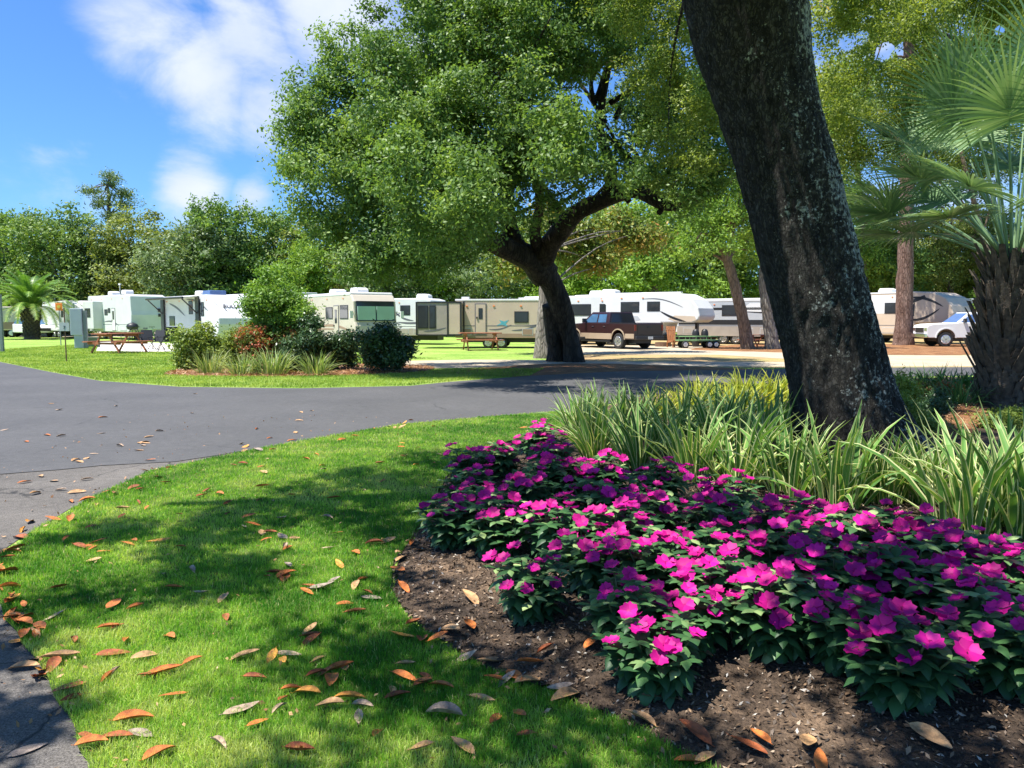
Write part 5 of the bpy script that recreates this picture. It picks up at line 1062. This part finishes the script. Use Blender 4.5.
def tuft(name, label, px, py, mat, n, L_, wd, spread, seed, cat='grass clump', group=None, z=0, lean=.5, bands=False, loc=None, me_only=False, widths=(.55, 1, 1, .8, .5, .05), shared=None):
    r = random.Random(seed); f = MB()
    for k in range(n):
        a = r.uniform(0, 6.283); rad = spread * math.sqrt(r.random()) * .35; o = Vector((math.cos(a) * rad, math.sin(a) * rad, -.01)); a += r.uniform(-.5, .5)
        ln = L_ * r.uniform(.55, 1.1); e = R(90 - abs(r.gauss(0, 1)) * 38 * lean * 1.3); e = max(e, R(25)); hd = Vector((math.cos(a), math.sin(a), 0)); sd = Vector((-math.sin(a), math.cos(a), 0)); bend = r.uniform(4, 22) * lean * 2; m = 5; p = o
        tw = r.uniform(-.6, .6); vs = []; ww = wd * r.uniform(.7, 1.25); tn = r.uniform(0, .68) if bands else r.random(); et = r.uniform(.72, 1)
        for i in range(m + 1):
            d = hd * math.cos(e) + Vector((0, 0, math.sin(e))); s2 = (sd * math.cos(tw) + d.cross(sd) * math.sin(tw)); w2 = ww * widths[i] * .5; nn = d.cross(s2)
            if bands: vs += [p - s2 * w2 + nn * w2 * .35, p - s2 * w2 * .74 + nn * w2 * .1, p, p + s2 * w2 * .74 + nn * w2 * .1, p + s2 * w2 + nn * w2 * .35]
            else: vs += [p - s2 * w2, p + s2 * w2]
            p = p + d * ln / m; e -= R(bend) * (.5 + i / m)
        if bands:
            for i in range(m):
                for j in range(4): f.add([vs[5 * i + j], vs[5 * i + j + 1], vs[5 * i + j + 6], vs[5 * i + j + 5]], [(0, 1, 2, 3)], t=(et if j in (0, 3) else tn))
        else: f.add(vs, [(2 * i, 2 * i + 1, 2 * i + 3, 2 * i + 2) for i in range(m)], t=tn)
    me = f.mesh(name, M[mat])
    if me_only: return me
    p = loc if loc is not None else gp(px, py); o = link(name, me); o.location = (p.x, p.y, z); tag(o, label, cat, group); return o
GG = 'pale grass clumps in the island bed'
tuft('grass_clump', 'wispy pale grass clump at the foot of the left island shrub', 210, 374, 'muhly', 170, .8, .02, 1.0, 71, group=GG)
tuft('grass_clump', 'pale grass clump left of centre in the island bed', 243, 375, 'muhly', 170, .75, .02, 1.0, 72, group=GG)
tuft('grass_clump', 'broad pale grass clump at the middle of the island bed', 272, 375, 'muhly', 260, .9, .022, 1.3, 73, group=GG)
tuft('grass_clump', 'spiky pale grass clump before the dark shrubs of the island bed', 316, 375, 'muhly', 170, .8, .022, .9, 74, group=GG)
# ================================================================= NEAR BED PLANTING
# flax lilies
FL = [tuft('flax', '', 0, 0, 'flax', 60, .79, .044, .6, 200 + i, bands=True, me_only=True, lean=.43, widths=(.55, .9, 1, .85, .55, .05)) for i in range(5)]
FY = tuft('flaxy', '', 0, 0, 'flaxlit', 80, .6, .026, .7, 210, me_only=True, lean=.5)
FLg = 'variegated flax lily clumps round the near tree'
flax = [(596, 468, .86, 'leftmost front variegated flax lily clump beside the flowers'), (640, 482, .9, 'second front flax lily clump from the left, behind the flowers'), (690, 494, .95, 'front flax lily clump whose pale blades droop over the flowers at mid bed'), (738, 500, 1.0, 'front flax lily clump just left of the near tree base'),
        (792, 512, .92, 'white edged flax lily clump standing before the left half of the tree base'), (838, 522, .95, 'white edged flax lily clump standing before the middle of the tree base'), (880, 518, .78, 'smaller flax lily clump before the right edge of the tree base'),
        (968, 548, 1.1, 'large bright white edged flax lily clump near the right edge'), (1025, 556, 1.1, 'flax lily clump cut by the right edge of the picture'), (925, 520, .8, 'flax lily clump between the tree base and the large right clump'), (1000, 515, .95, 'flax lily clump behind the large right clump'),
        (580, 446, .85, 'flax lily clump at the left tip of the planting beside the road'), (622, 454, .9, 'second row flax lily clump, second from the left'), (668, 462, .95, 'second row flax lily clump at the middle of the mass'), (715, 468, 1, 'second row flax lily clump left of the trunk'), (760, 474, 1, 'second row flax lily clump touching the left of the trunk'),
        (600, 432, .85, 'back row flax lily clump nearest the road'), (640, 438, .9, 'back row flax lily clump, second from the road end'), (685, 443, .95, 'back row flax lily clump at the middle'), (730, 448, .95, 'back row flax lily clump before the grass tinted sunlit yellow'), (775, 452, .9, 'back row flax lily clump behind the trunk side')]
for i, (px, py, s_, lab) in enumerate(flax):
    p = gp(px, py); o = link('flax_lily', FL[i % 5]); o.location = (p.x, p.y, bh(p)); o.rotation_euler = (0, 0, i * 1.7); o.scale = (s_,) * 3; tag(o, lab, 'flax lily', FLg)
for i, (px, py, s_, lab) in enumerate([(655, 424, .9, 'leftmost grass clump tinted sunlit yellow green behind the flax lilies'), (690, 421, 1, 'second grass clump tinted sunlit yellow behind the flax lilies'), (725, 419, 1.15, 'third grass clump tinted sunlit yellow, left of the near trunk'), (760, 416, 1.2, 'grass clump tinted bright sunlit yellow touching the near trunk'), (700, 406, 1, 'back grass clump tinted sunlit yellow green by the road, left'), (745, 403, 1.1, 'back grass clump tinted sunlit yellow green by the road, right'), (785, 406, 1.1, 'grass clump tinted sunlit yellow half behind the near trunk')]):
    p = gp(px, py); o = link('sun_tinted_grass', FY); o.location = (p.x, p.y, bh(p)); o.rotation_euler = (0, 0, i * 1.7); o.scale = (s_,) * 3; tag(o, lab, 'grass clump', 'grass clumps tinted sunlit yellow behind the flax lilies')
LI = [tuft('lir', '', 0, 0, 'liriope', 150, .6, .024, .9, 220 + i, me_only=True, lean=.7) for i in range(2)]
for i, (px, py, s_, lab) in enumerate([(893, 396, 1, 'dark green strap leaved clump right of the near trunk, first of the row'), (912, 394, 1, 'second dark strap leaved clump right of the near trunk'), (932, 394, 1.1, 'third dark strap leaved clump in the row beside the road'), (950, 396, 1.1, 'fourth dark strap leaved clump in the row beside the road'), (968, 397, 1.1, 'dark strap leaved clump touching the fan palm base'), (905, 404, .9, 'dark strap leaved clump in front of the row, by the yellow shrub'), (958, 412, 1, 'dark strap leaved clump low beside the fan palm trunk')]):
    p = gp(px, py); o = link('strap_leaf_clump', LI[i % 2]); o.location = (p.x, p.y, bh(p)); o.rotation_euler = (0, 0, i * 1.7); o.scale = (s_,) * 3; tag(o, lab, 'plant', 'dark strap leaved clumps along the road edge')
G2 = 'low shrubs between near tree and fan palm'
shrub('leafy_shrub', 'yellow leaved upright shrub right of the near trunk', 903, 442, [(897, 408, 12), (905, 392, 9), (898, 425, 11), (910, 415, 9), (900, 380, 5)], 'shrubyel', 70, 8, 10, .045, .14, 81, G2)
shrub('leafy_shrub', 'spreading yellow green shrub under the yellow one, right of the trunk base', 928, 440, [(920, 425, 10), (935, 428, 9), (915, 435, 10)], 'shrubyel', 40, 8, 10, .045, .13, 82, G2)
shrub('leafy_shrub', 'small dark bluish shrub between the yellow shrub and the pine straw', 937, 420, [(932, 408, 9), (942, 410, 8), (936, 400, 7)], 'shrubdark', 50, 8, 10, .05, .13, 83, G2)
shrub('leafy_shrub', 'low green shrub with reddish leaves before the strap leaved row', 950, 404, [(938, 392, 7), (952, 394, 7), (962, 398, 6), (925, 392, 6)], 'shrubred', 45, 8, 10, .06, .15, 84, G2)
shrub('leafy_shrub', 'yellow green shrub at the right edge under the fan palm', 1012, 436, [(1005, 422, 10), (1018, 420, 9), (995, 428, 8), (1024, 428, 10), (985, 424, 6)], 'shrubyel', 60, 8, 10, .045, .14, 85, G2)
sheet_px = smooth_poly([(935, 440), (950, 410), (975, 402), (985, 420), (975, 445), (950, 452)], 4)
o = sheet('bed_straw_patch', jag(sheet_px, .1, .15), .150, M['straw'])
# impatiens
def flower_mesh(seed):
    r = random.Random(seed); b = MB(); tn = r.uniform(.3, .8)
    for k in range(5):
        a = 2 * math.pi * k / 5 + r.uniform(-.1, .1); rr = .034 * r.uniform(.9, 1.1); lift = r.uniform(-.004, .006); hd = Vector((math.cos(a), math.sin(a), 0)); sd = Vector((-math.sin(a), math.cos(a), 0))
        outl = [(.002, 0), (.35, .36), (.7, .58), (1.0, .38), (.88, 0), (1.0, -.38), (.7, -.58), (.35, -.36)]
        vs = [hd * (rr * x) + sd * (rr * y_) + Vector((0, 0, lift + .003 * k * .3 + .012 * x * x - .25 * rr * y_ * y_)) for x, y_ in outl] + [hd * rr * .6 + Vector((0, 0, lift + .006))]
        b.add(vs, [(8, i, (i + 1) % 8) for i in range(8)], t=min(1, max(0, tn + r.uniform(-.25, .25))))
    b.add([Vector((.006 * math.cos(q), .006 * math.sin(q), .007)) for q in np.linspace(0, 5.2, 6)], [(0, 1, 2, 3, 4, 5)], t=0)
    return b.mesh('flower', M['petal'], True)
FM = [flower_mesh(300 + i) for i in range(5)]
def imp_foliage(seed):
    r = random.Random(seed); b = MB(); tips = []; st = MB()
    n = 19
    lob = r.uniform(0, 6.28)
    for k in range(n):
        a = k * 2.399; rad = .21 * math.sqrt((k + .3) / n); top = Vector((math.cos(a) * rad, math.sin(a) * rad, .29 - 2.0 * rad * rad + r.uniform(-.06, .06) + .03 * math.sin(2 * a + lob))); root = Vector((top.x * .25, top.y * .25, 0))
        st.tube([root, root.lerp(top, .5) + Vector((0, 0, .02)), top], [.006, .005, .004], 5, 2); tips.append(top)
        for lv in range(4):
            c = root.lerp(top, 1 - lv * .24); m = 6 if lv < 2 else 5
            for j in range(m):
                an = j * 2 * math.pi / m + lv * .6 + k; e = R(r.uniform(5, 40) - lv * 16); ln = r.uniform(.085, .13) * (1 if lv else .8); hd = Vector((math.cos(an), math.sin(an), 0)); sd = Vector((-math.sin(an), math.cos(an), 0)); p = c; vs = []
                bd = R(r.uniform(9, 22)); tn = r.uniform(.1, .85) + (.0 if lv else .12)
                if r.random() < .015: tn = 1
                for i, wq in enumerate((.04, .30, .40, .24, .01)):
                    d = hd * math.cos(e) + Vector((0, 0, math.sin(e))); up = d.cross(sd) * -1; w2 = ln * wq * .62
                    vs += [p - sd * w2 + up * w2 * .35, p, p + sd * w2 + up * w2 * .35]; p = p + d * ln / 4; e -= bd
                b.add(vs, [(3 * i + q, 3 * i + q + 1, 3 * i + q + 4, 3 * i + q + 3) for i in range(4) for q in (0, 1)], t=tn)
    return b.mesh('foliage', M['impleaf'], True), st.mesh('stems', M['stem'], True), tips
IM = [imp_foliage(400 + i) for i in range(5)]
imps = [
 # px, py(base), scale, flowers, label tail
 (452, 540, .95, 10, 'at the left tip of the flower bed beside the lawn'),
 (530, 610, .9, 8, 'in the front row, second from the left tip, over bare mulch'),
 (652, 690, 1.0, 12, 'standing alone foremost in the bed, left of the lower middle'),
 (775, 665, 1.15, 15, 'at the front of the lower middle with big open flowers'),
 (900, 712, 1.15, 13, 'lowest in the front row, with large drooping lower leaves'),
 (1010, 705, 1.15, 13, 'in the front row cut by the right edge'),
 (500, 552, 1.0, 9, 'right beside the left tip plant'),
 (592, 588, 1.0, 12, 'behind the gap between the two left front plants'),
 (468, 502, .95, 10, 'at the back left corner nearest the lawn'),
 (528, 516, 1.0, 11, 'in the middle of the left half of the bed'),
 (655, 600, 1.05, 14, 'left of centre, directly behind the lone foremost plant'),
 (590, 536, 1.05, 12, 'at the centre of the left half'),
 (715, 618, 1.05, 13, 'with sunlit pale leaves just right of the bed centre'),
 (500, 474, .95, 12, 'on the back edge of the left mass'),
 (552, 476, 1.0, 13, 'topmost at the back, next to the flax lilies'),
 (650, 548, 1.0, 11, 'behind centre left, half in shade'),
 (600, 500, 1.0, 12, 'at the back below the leftmost flax lily'),
 (838, 630, 1.1, 14, 'densely flowering right of the lower middle'),
 (960, 655, 1.1, 14, 'in the second row near the right edge'),
 (780, 598, 1.1, 12, 'in the second row at the middle of the bed'),
 (715, 560, 1.05, 12, 'in the middle row under the drooping flax leaves'),
 (660, 512, 1.0, 11, 'at the back edge left of the tree base'),
 (900, 618, 1.1, 13, 'in the third row right of the middle'),
 (850, 582, 1.1, 12, 'in the third row before the tree base'),
 (785, 556, 1.05, 13, 'at the back edge before the tree base'),
 (1020, 640, 1.1, 12, 'in the second row cut by the right edge'),
 (724, 530, 1.0, 11, 'at the back edge under the trunkward flax lily'),
 (905, 575, 1.05, 12, 'at the back edge right of the tree base'),
 (968, 604, 1.05, 11, 'at the back before the large right flax lily'),
 (700, 585, .95, 8, 'low in the gap between the two sunlit plants'),
 (845, 680, 1.0, 11, 'between the two lowest front plants of the right half'),
 (628, 655, 1.0, 10, 'just behind and left of the foremost plant'),
 (690, 660, .95, 9, 'just behind and right of the foremost plant'),
 (478, 530, 1.0, 10, 'tucked behind the left tip plants'),
 (560, 562, 1.05, 10, 'in the gap left of the centre, above bare mulch'),
 (622, 566, 1.05, 11, 'at the inner centre of the left half, half shaded'),
 (555, 500, 1.1, 12, 'at the back of the left half behind the middle plant'),
 (620, 532, 1.05, 11, 'just left of the bed centre at the back'),
 (540, 458, 1.05, 12, 'farthest at the back tip by the lawn and flax lilies'),
 (470, 478, 1.0, 9, 'at the far left edge of the bed against the sunlit lawn'),
]
for i, (px, py, s_, nf, tail) in enumerate(imps):
    if py > 620: py -= 14; s_ *= .92
    p = gp(px, py, .1); p = Vector((p.x, p.y, bh(p))); t = thing('impatiens_plant', 'magenta flowering impatiens plant ' + tail, 'flower', p, i * 1.1, 'magenta impatiens in the near bed'); t.scale = (s_, s_, s_ * .95)
    fm, sm, tips = IM[i % 5]; link('foliage', fm, t); link('stems', sm, t); r = random.Random(i + 50)
    nfl = int(nf * 1.1) + 2; order = list(range(19)); r.shuffle(order)
    for k in range(nfl):
        tp = tips[order[k % 19]]; o = link('flower', FM[r.randrange(5)], t); off = Vector((r.uniform(-.045, .045), r.uniform(-.045, .045), r.uniform(.02, .06)))
        o.location = tp + off; n_ = Vector((tp.x * 2.2 + r.uniform(-.4, .4), tp.y * 2.2 + r.uniform(-.4, .4), 1)); 
        camd = (Vector((-p.x, -p.y, 1.2)).normalized()); camd.rotate(Matrix.Rotation(-i * 1.1, 3, 'Z')); n_ = n_.normalized() + camd * r.uniform(0, .7)
        o.rotation_euler = n_.to_track_quat('Z', 'Y').to_euler(); sc2 = r.uniform(.95, 1.4); o.scale = (sc2,) * 3
# ================================================================= GRASS BLADES, MULCH CHIPS, LEAVES
def blades(name, label, poly, dens0, d0, bbox, hgt, wid, mat, seed, patch=True, excl=(), zf=None, lean=.5, power=2.0, dmax=99, cat='grass'):
    r = np.random.default_rng(seed); x0, x1, y0, y1 = bbox; out_ = []
    ys = np.linspace(y0, y1, 60)
    for a, b_ in zip(ys[:-1], ys[1:]):
        D = max((a + b_) / 2, .5); den = dens0 * min(1, (d0 / D) ** power); n = int((x1 - x0) * (b_ - a) * den)
        X = r.uniform(x0, x1, n); Y = r.uniform(a, b_, n); vis = np.abs(X) < Y * .72 + .5; X, Y = X[vis], Y[vis]; k = inpoly(X, Y, poly)
        for e_ in excl: k &= ~inpoly(X, Y, e_)
        out_.append(np.stack((X[k], Y[k]), 1))
    Q = np.concatenate(out_); n = len(Q); D = Q[:, 1]
    pn = vnoise(Q[:, 0], Q[:, 1], 1.6, 5, 3)
    h = hgt * r.uniform(.5, 1.25, n) * (.75 + .5 * pn); wv = wid * r.uniform(.7, 1.3, n) * np.maximum(1, D / d0) ** .9
    a = r.uniform(0, 2 * np.pi, n); l = np.abs(r.normal(0, lean, n)); b2 = r.uniform(0, 2 * np.pi, n)
    Z = zf(Q[:, 0], Q[:, 1]) if zf else np.full(n, .01)
    base = np.stack((Q[:, 0], Q[:, 1], Z), 1); wd_ = np.stack((np.cos(b2), np.sin(b2), 0 * b2), 1) * wv[:, None] * .5; ld = np.stack((np.cos(a), np.sin(a), 0 * a), 1)
    mid = base + ld * (h * l * .35)[:, None] + np.array([0, 0, 1]) * (h * .55)[:, None]; tip = base + ld * (h * l)[:, None] + np.array([0, 0, 1]) * (h * (1 - .25 * np.minimum(l, 1.5)))[:, None]
    V_ = np.stack((base - wd_, base + wd_, mid + wd_ * .8, mid - wd_ * .8, tip), 1).reshape(-1, 3); o5 = np.arange(n)[:, None] * 5
    idx = np.concatenate((o5 + np.array([0, 1, 2, 3]), o5 + np.array([3, 2, 4])), 1).ravel(); cnt = np.tile([4, 3], n)
    yel = .6 * vnoise(Q[:, 0], Q[:, 1], 1.1, 9, 3) + .4 * vnoise(Q[:, 0], Q[:, 1], 6.0, 19, 2); ti = np.clip(.16 + .5 * r.random(n) + 2.2 * (yel - .5) * (1 if patch else .3), 0, .9); ti[r.random(n) < .03] = 1.0
    me = npmesh(name, V_, cnt, idx, M[mat], np.repeat(ti, 2)); tag(link(name, me), label, cat, kind='stuff'); return n
n1_ = blades('lawn_grass', 'bright green mown lawn grass curving beside the flower bed', lawnp, 26000, 3.2, (-4.5, 2.2, 1.9, 13.5), .034, .0026, 'grass', 1)
fl = [P(*p) for p in far_edge[:8]] + [P(560, 361), P(400, 358), P(200, 342), P(100, 337), P(-40, 337)]
blades('far_lawn_grass', 'sunlit lawn grass across the road round the island bed', fl, 900, 17, (-26, 6, 15, 46), .05, .010, 'fargrass', 2, power=1.6, excl=[[P(*p) for p in [(96, 351.5), (186, 352.5), (192, 344), (100, 341)]], [P(*p) for p in [(395, 359.5), (470, 358.5), (640, 358.5), (640, 368), (395, 370)]], [(q[0], q[1]) for q in smooth_poly([(165, 374), (200, 368), (300, 364), (420, 366), (428, 371), (380, 374.5), (280, 377), (190, 376)], 4)]])
def chips(n, box, seed):
    r = np.random.default_rng(seed); X = r.uniform(box[0], box[1], n); Y = r.uniform(box[2], box[3], n); k = inpoly(X, Y, bed); X, Y = X[k], Y[k]; n = len(X)
    C = np.stack((X, Y, bed_h(X, Y) + r.uniform(0, .012, n)), 1); ti = r.random(n) ** 1.2; return cloudmesh('chips', C, None, ti, r.uniform(.008, .034, n), M['chips'], seed, aspect=.42, flat=.9)
tag(link('mulch_chips', chips(75000, (-.8, 4.2, 2.2, 8), 5)), 'dark bark mulch chips with pale flecks covering the near bed', 'mulch', kind='stuff')
# sparse needles on the straw patches
def needles(name, label, poly, n, z, ln, wd_, seed):
    r = np.random.default_rng(seed); P_ = np.array([(p[0], p[1]) for p in poly]); X = r.uniform(P_[:, 0].min(), P_[:, 0].max(), n); Y = r.uniform(P_[:, 1].min(), P_[:, 1].max(), n); k = inpoly(X, Y, [tuple(p) for p in P_]); X, Y = X[k], Y[k]; n = len(X)
    C = np.stack((X, Y, np.full(n, z) + r.uniform(0, .03, n)), 1); tag(link(name, cloudmesh(name, C, None, r.random(n), ln, M['strawblade'], seed, aspect=wd_, flat=1.6)), label, 'pine straw', kind='stuff')
needles('pine_straw', 'reddish pine straw mulch along the front of the island bed', smooth_poly([(165, 374), (200, 368), (300, 364), (420, 366), (428, 371), (380, 374.5), (280, 377), (190, 376)], 4), 14000, .02, .18, .12, 6)
needles('pine_straw', 'orange pine straw patch between yellow shrub and fan palm', sheet_px, 4000, .16, .10, .10, 7)
# fallen magnolia leaves
def leaf_mesh(seed, mat):
    r = random.Random(seed); b = MB(); n = 8; wv = r.uniform(.40, .5); curl = r.uniform(-.8, .45); cup = r.uniform(.1, 1.1); tw = r.uniform(-.5, .5); vs = []
    e = R(25 * curl + r.uniform(-3, 6)); p = Vector((-.5, 0, .05))
    for i in range(n + 1):
        u = i / n; w_ = wv * .5 * (math.sin(math.pi * min(1, u ** .85 * .97 + .015)) ** .75) + .004
        d = Vector((math.cos(e), 0, math.sin(e))); up = Vector((-math.sin(e), 0, math.cos(e)))
        for j in (-1, -.5, 0, .5, 1):
            q = p + Vector((0, 1, 0)) * (w_ * j * math.cos(cup * abs(j) * .8)) + up * (w_ * abs(j) * math.sin(cup * abs(j) * .8)) + up * tw * (u - .5) * w_ * j
            vs.append(q)
        p = p + d / n; e -= R(curl * 50 / n)
        e += R(r.uniform(-4, 4))
    zmin = min(v.z for v in vs); vs = [Vector((v.x, v.y, v.z - zmin)) for v in vs]
    b.add(vs, [(5 * i + j, 5 * i + j + 1, 5 * i + j + 6, 5 * i + j + 5) for i in range(n) for j in range(4)])
    b.tube([vs[2] + Vector((-.1, 0, .02)), vs[2]], [.008, .012], 4, 1)
    return b.mesh('leaf', M[mat], True)
LM = {c: [leaf_mesh(500 + i * 7 + k, 'dl_' + c) for i in range(6)] for k, c in enumerate(('orange', 'rust', 'tan', 'pale', 'yellow', 'grey'))}
cn = dict(orange='orange brown', rust='dark rust red', tan='light tan', pale='pale pinkish', yellow='golden yellow', grey='grey brown')
def put_leaf(px, py, size, col, ang, label, group, z=None, tilt=.15, P_=None, rr=random):
    p = P_ or gp(px, py); m = LM[col][rr.randrange(6)]; o = link('fallen_leaf', m); o.location = (p[0], p[1], z if z is not None else (.03 if inpoly(np.array([p[0]]), np.array([p[1]]), lawnp)[0] else .006)); o.rotation_euler = (rr.uniform(-tilt, tilt), rr.uniform(-tilt, tilt), ang); s_ = size; o.scale = (s_, s_ * rr.uniform(.8, 1.15), s_ * rr.uniform(.6, 1.1)); tag(o, label, 'leaf', group)
LG = 'fallen magnolia leaves on the lawn'
hero = [(242, 717, .15, 'pale', .7, 'pale pinkish leaf tilted in the lower left lawn, left of a small rust leaf'), (258, 730, .09, 'orange', .8, 'small orange leaf just right of the pale tilted leaf'), (134, 727, .15, 'orange', .2, 'long orange leaf low on the left lawn'), (116, 744, .13, 'rust', .0, 'rust leaf directly below the long orange leaf'), (160, 762, .12, 'orange', .8, 'upright orange leaf at the bottom edge of the lawn'),
 (444, 722, .15, 'pale', 3.0, 'large pale leaf lying flat at lower centre of the lawn'), (398, 703, .11, 'rust', .3, 'round rust orange leaf left of the large pale leaf'), (350, 705, .13, 'yellow', .1, 'pointed golden leaf at bottom centre of the lawn'), (307, 700, .12, 'yellow', -.1, 'bright golden leaf in a patch of sun on the lower lawn'), (292, 696, .09, 'orange', .1, 'small orange leaf touching the bright golden leaf'), (245, 662, .14, 'tan', .6, 'long tan leaf at the edge of sun and shade'), (289, 660, .13, 'pale', -.2, 'pale brown leaf right of the long tan leaf'), (164, 678, .16, 'orange', .4, 'long curled orange leaf on the left lawn'), (193, 667, .09, 'orange', .6, 'small orange leaf off the tip of the long curled one'), (114, 660, .15, 'rust', .3, 'cluster rust leaf left of the long curled leaf'), (126, 646, .10, 'orange', 1.9, 'upright orange leaf in the left cluster'), (110, 633, .12, 'orange', .8, 'orange leaf above the left cluster'), (170, 643, .10, 'orange', -.7, 'small orange leaf right of the left cluster'), (174, 592, .1, 'orange', .1, 'orange leaf in the middle left lawn'), (61, 663, .17, 'tan', .2, 'long light tan leaf on the asphalt and lawn edge at left'), (24, 669, .14, 'tan', .1, 'light tan leaf on the asphalt left of another tan leaf'), (70, 694, .14, 'rust', .9, 'upright rust leaf on the lawn edge by the asphalt'), (28, 751, .13, 'grey', .8, 'grey leaf alone on the shaded asphalt at lower left'), (92, 752, .12, 'orange', .1, 'orange leaf at the bottom of the lawn edge'),
 (323, 592, .15, 'grey', .4, 'grey curled leaf in a heap at the middle of the lawn'), (310, 591, .11, 'rust', -.1, 'rust leaf left of the grey curled leaf'), (334, 585, .1, 'grey', .9, 'narrow grey leaf leaning in the middle heap'), (355, 617, .12, 'rust', .1, 'rust leaf right of the middle of the lawn'), (311, 641, .1, 'rust', .2, 'rust leaf with a sunlit edge at mid lawn'), (202, 598, .1, 'pale', -.2, 'pale leaf alone at mid lawn'), (423, 688, .08, 'orange', .1, 'small orange leaf near the bed right of centre'), (482, 706, .12, 'tan', -.4, 'tan leaf close to the mulch edge'), (406, 670, .09, 'tan', .3, 'small tan leaf between lawn centre and mulch'), (340, 674, .13, 'orange', .5, 'thin orange brown leaf above the pointed golden leaf'), (300, 758, .12, 'rust', -.2, 'rust leaf at the bottom edge centre left'), (414, 628, .11, 'rust', .9, 'rust leaf just left of the mulch bed'), (438, 645, .11, 'orange', .5, 'orange leaf leaning on the bed edge'), (356, 557, .1, 'orange', -.9, 'orange leaf in the upper middle of the lawn'), (160, 545, .15, 'yellow', .4, 'large golden brown leaf high on the left lawn'), (118, 632, .08, 'rust', 1.2, 'tiny rust leaf above the left cluster')]
rr = random.Random(9)
for (px, py, sz, c, a, lab) in hero: put_leaf(px, py, sz * .98, c, a, lab, LG, tilt=.12, rr=rr)
cnt = 0; tries = 0
wcol = ['orange'] * 5 + ['rust'] * 4 + ['tan'] * 2 + ['yellow', 'grey', 'pale']
while cnt < 140 and tries < 5000:
    tries += 1; px = rr.uniform(5, 560); py = 428 + 330 * rr.random() ** 2.1; p = gp(px, py)
    if not inpoly(np.array([p.x]), np.array([p.y]), lawnp)[0]: continue
    if px > 440 and py < 470 and rr.random() < .5: continue
    c = rr.choice(wcol); put_leaf(px, py, rr.uniform(.07, .13), c, rr.uniform(0, 6.28), f'scattered {cn[c]} magnolia leaf fallen on the lawn grass', LG + ', ' + c, tilt=.25, rr=rr); cnt += 1
# drift along the left kerb edge
edge_px = [(4, 560), (-2, 578), (3, 600), (12, 622), (22, 640), (30, 655), (45, 680), (62, 700), (20, 530), (50, 512), (75, 498), (120, 482), (150, 470), (200, 461), (250, 452), (330, 437), (400, 427)]
for k in range(52):
    i = min(int(abs(rr.gauss(0, 4))), len(edge_px) - 1) if k < 38 else rr.randrange(8, len(edge_px)); a, b_ = edge_px[i]; c = rr.choice(['orange', 'orange', 'rust', 'tan', 'yellow'])
    put_leaf(a + rr.uniform(-9, 16), b_ + rr.uniform(-9, 9), rr.uniform(.09, .15), c, rr.uniform(0, 6.28), f'{cn[c]} magnolia leaf in the drift along the lawn and asphalt edge', 'magnolia leaves drifted at the lawn edge, ' + c, tilt=.4, rr=rr)
# on the road
for k in range(46):
    px, py = rr.uniform(0, 330), rr.uniform(392, 470)
    if k < 10: px, py = rr.uniform(0, 90), rr.uniform(476, 520)
    c = rr.choice(['tan', 'pale', 'tan', 'orange']); p = gp(px, py)
    if inpoly(np.array([p.x]), np.array([p.y]), lawnp)[0]: continue
    put_leaf(px, py, rr.uniform(.09, .15), c, rr.uniform(0, 6.28), f'{cn[c]} magnolia leaf lying on the grey road', 'magnolia leaves on the road, ' + c, z=.008, tilt=.1, rr=rr)
# on the mulch
for (px, py, c) in [(412, 545, 'orange'), (402, 560, 'tan'), (398, 572, 'orange'), (420, 552, 'tan'), (404, 590, 'orange'), (470, 600, 'tan'), (450, 632, 'tan'), (470, 628, 'orange'), (468, 660, 'pale'), (490, 664, 'tan'), (515, 680, 'orange'), (530, 685, 'tan'), (565, 700, 'tan'), (560, 690, 'pale'), (640, 722, 'tan'), (695, 735, 'rust'), (705, 762, 'tan'), (748, 748, 'rust'), (760, 740, 'orange'), (808, 745, 'tan'), (600, 640, 'tan'), (700, 640, 'orange'), (702, 655, 'tan'), (545, 652, 'rust'), (930, 740, 'tan'), (590, 645, 'orange'), (530, 665, 'orange'), (660, 700, 'tan'), (820, 765, 'orange'), (690, 765, 'orange')]:
    p = gp(px, py); put_leaf(px, py, rr.uniform(.1, .16), c, rr.uniform(0, 6.28), f'{cn[c]} magnolia leaf lying on the dark mulch', 'magnolia leaves on the mulch, ' + c, z=bh(p) + .012, P_=gp(px, py, bh(p)), tilt=.3, rr=rr)

# small crumbs of dead leaf and twig on turf, kerb edge and road
def litter(n, seed):
    r = np.random.default_rng(seed); X = r.uniform(-6, 1.5, n); Y = 2.4 + 10 * r.random(n) ** 1.5; ins = inpoly(X, Y, lawnp); lp = np.array(lawnp)[::6]
    dm = np.min(np.hypot(X[:, None] - lp[None, :, 0], Y[:, None] - lp[None, :, 1]), axis=1); inb = inpoly(X, Y, bed)
    k = ((dm < .22 * r.random(n) ** .6 + .03) | (r.random(n) < .10)) & ~inb; X, Y, ins = X[k], Y[k], ins[k]; n = len(X)
    C = np.stack((X, Y, np.where(ins, .032, .012)), 1); return cloudmesh('litter', C, None, .45 + .5 * r.random(n), r.uniform(.008, .035, n), M['strawblade'], seed, aspect=.5, flat=.7)
tag(link('leaf_litter', litter(9000, 8)), 'brown crumbs of dead leaf along the edge of lawn and road', 'leaf litter', kind='stuff')
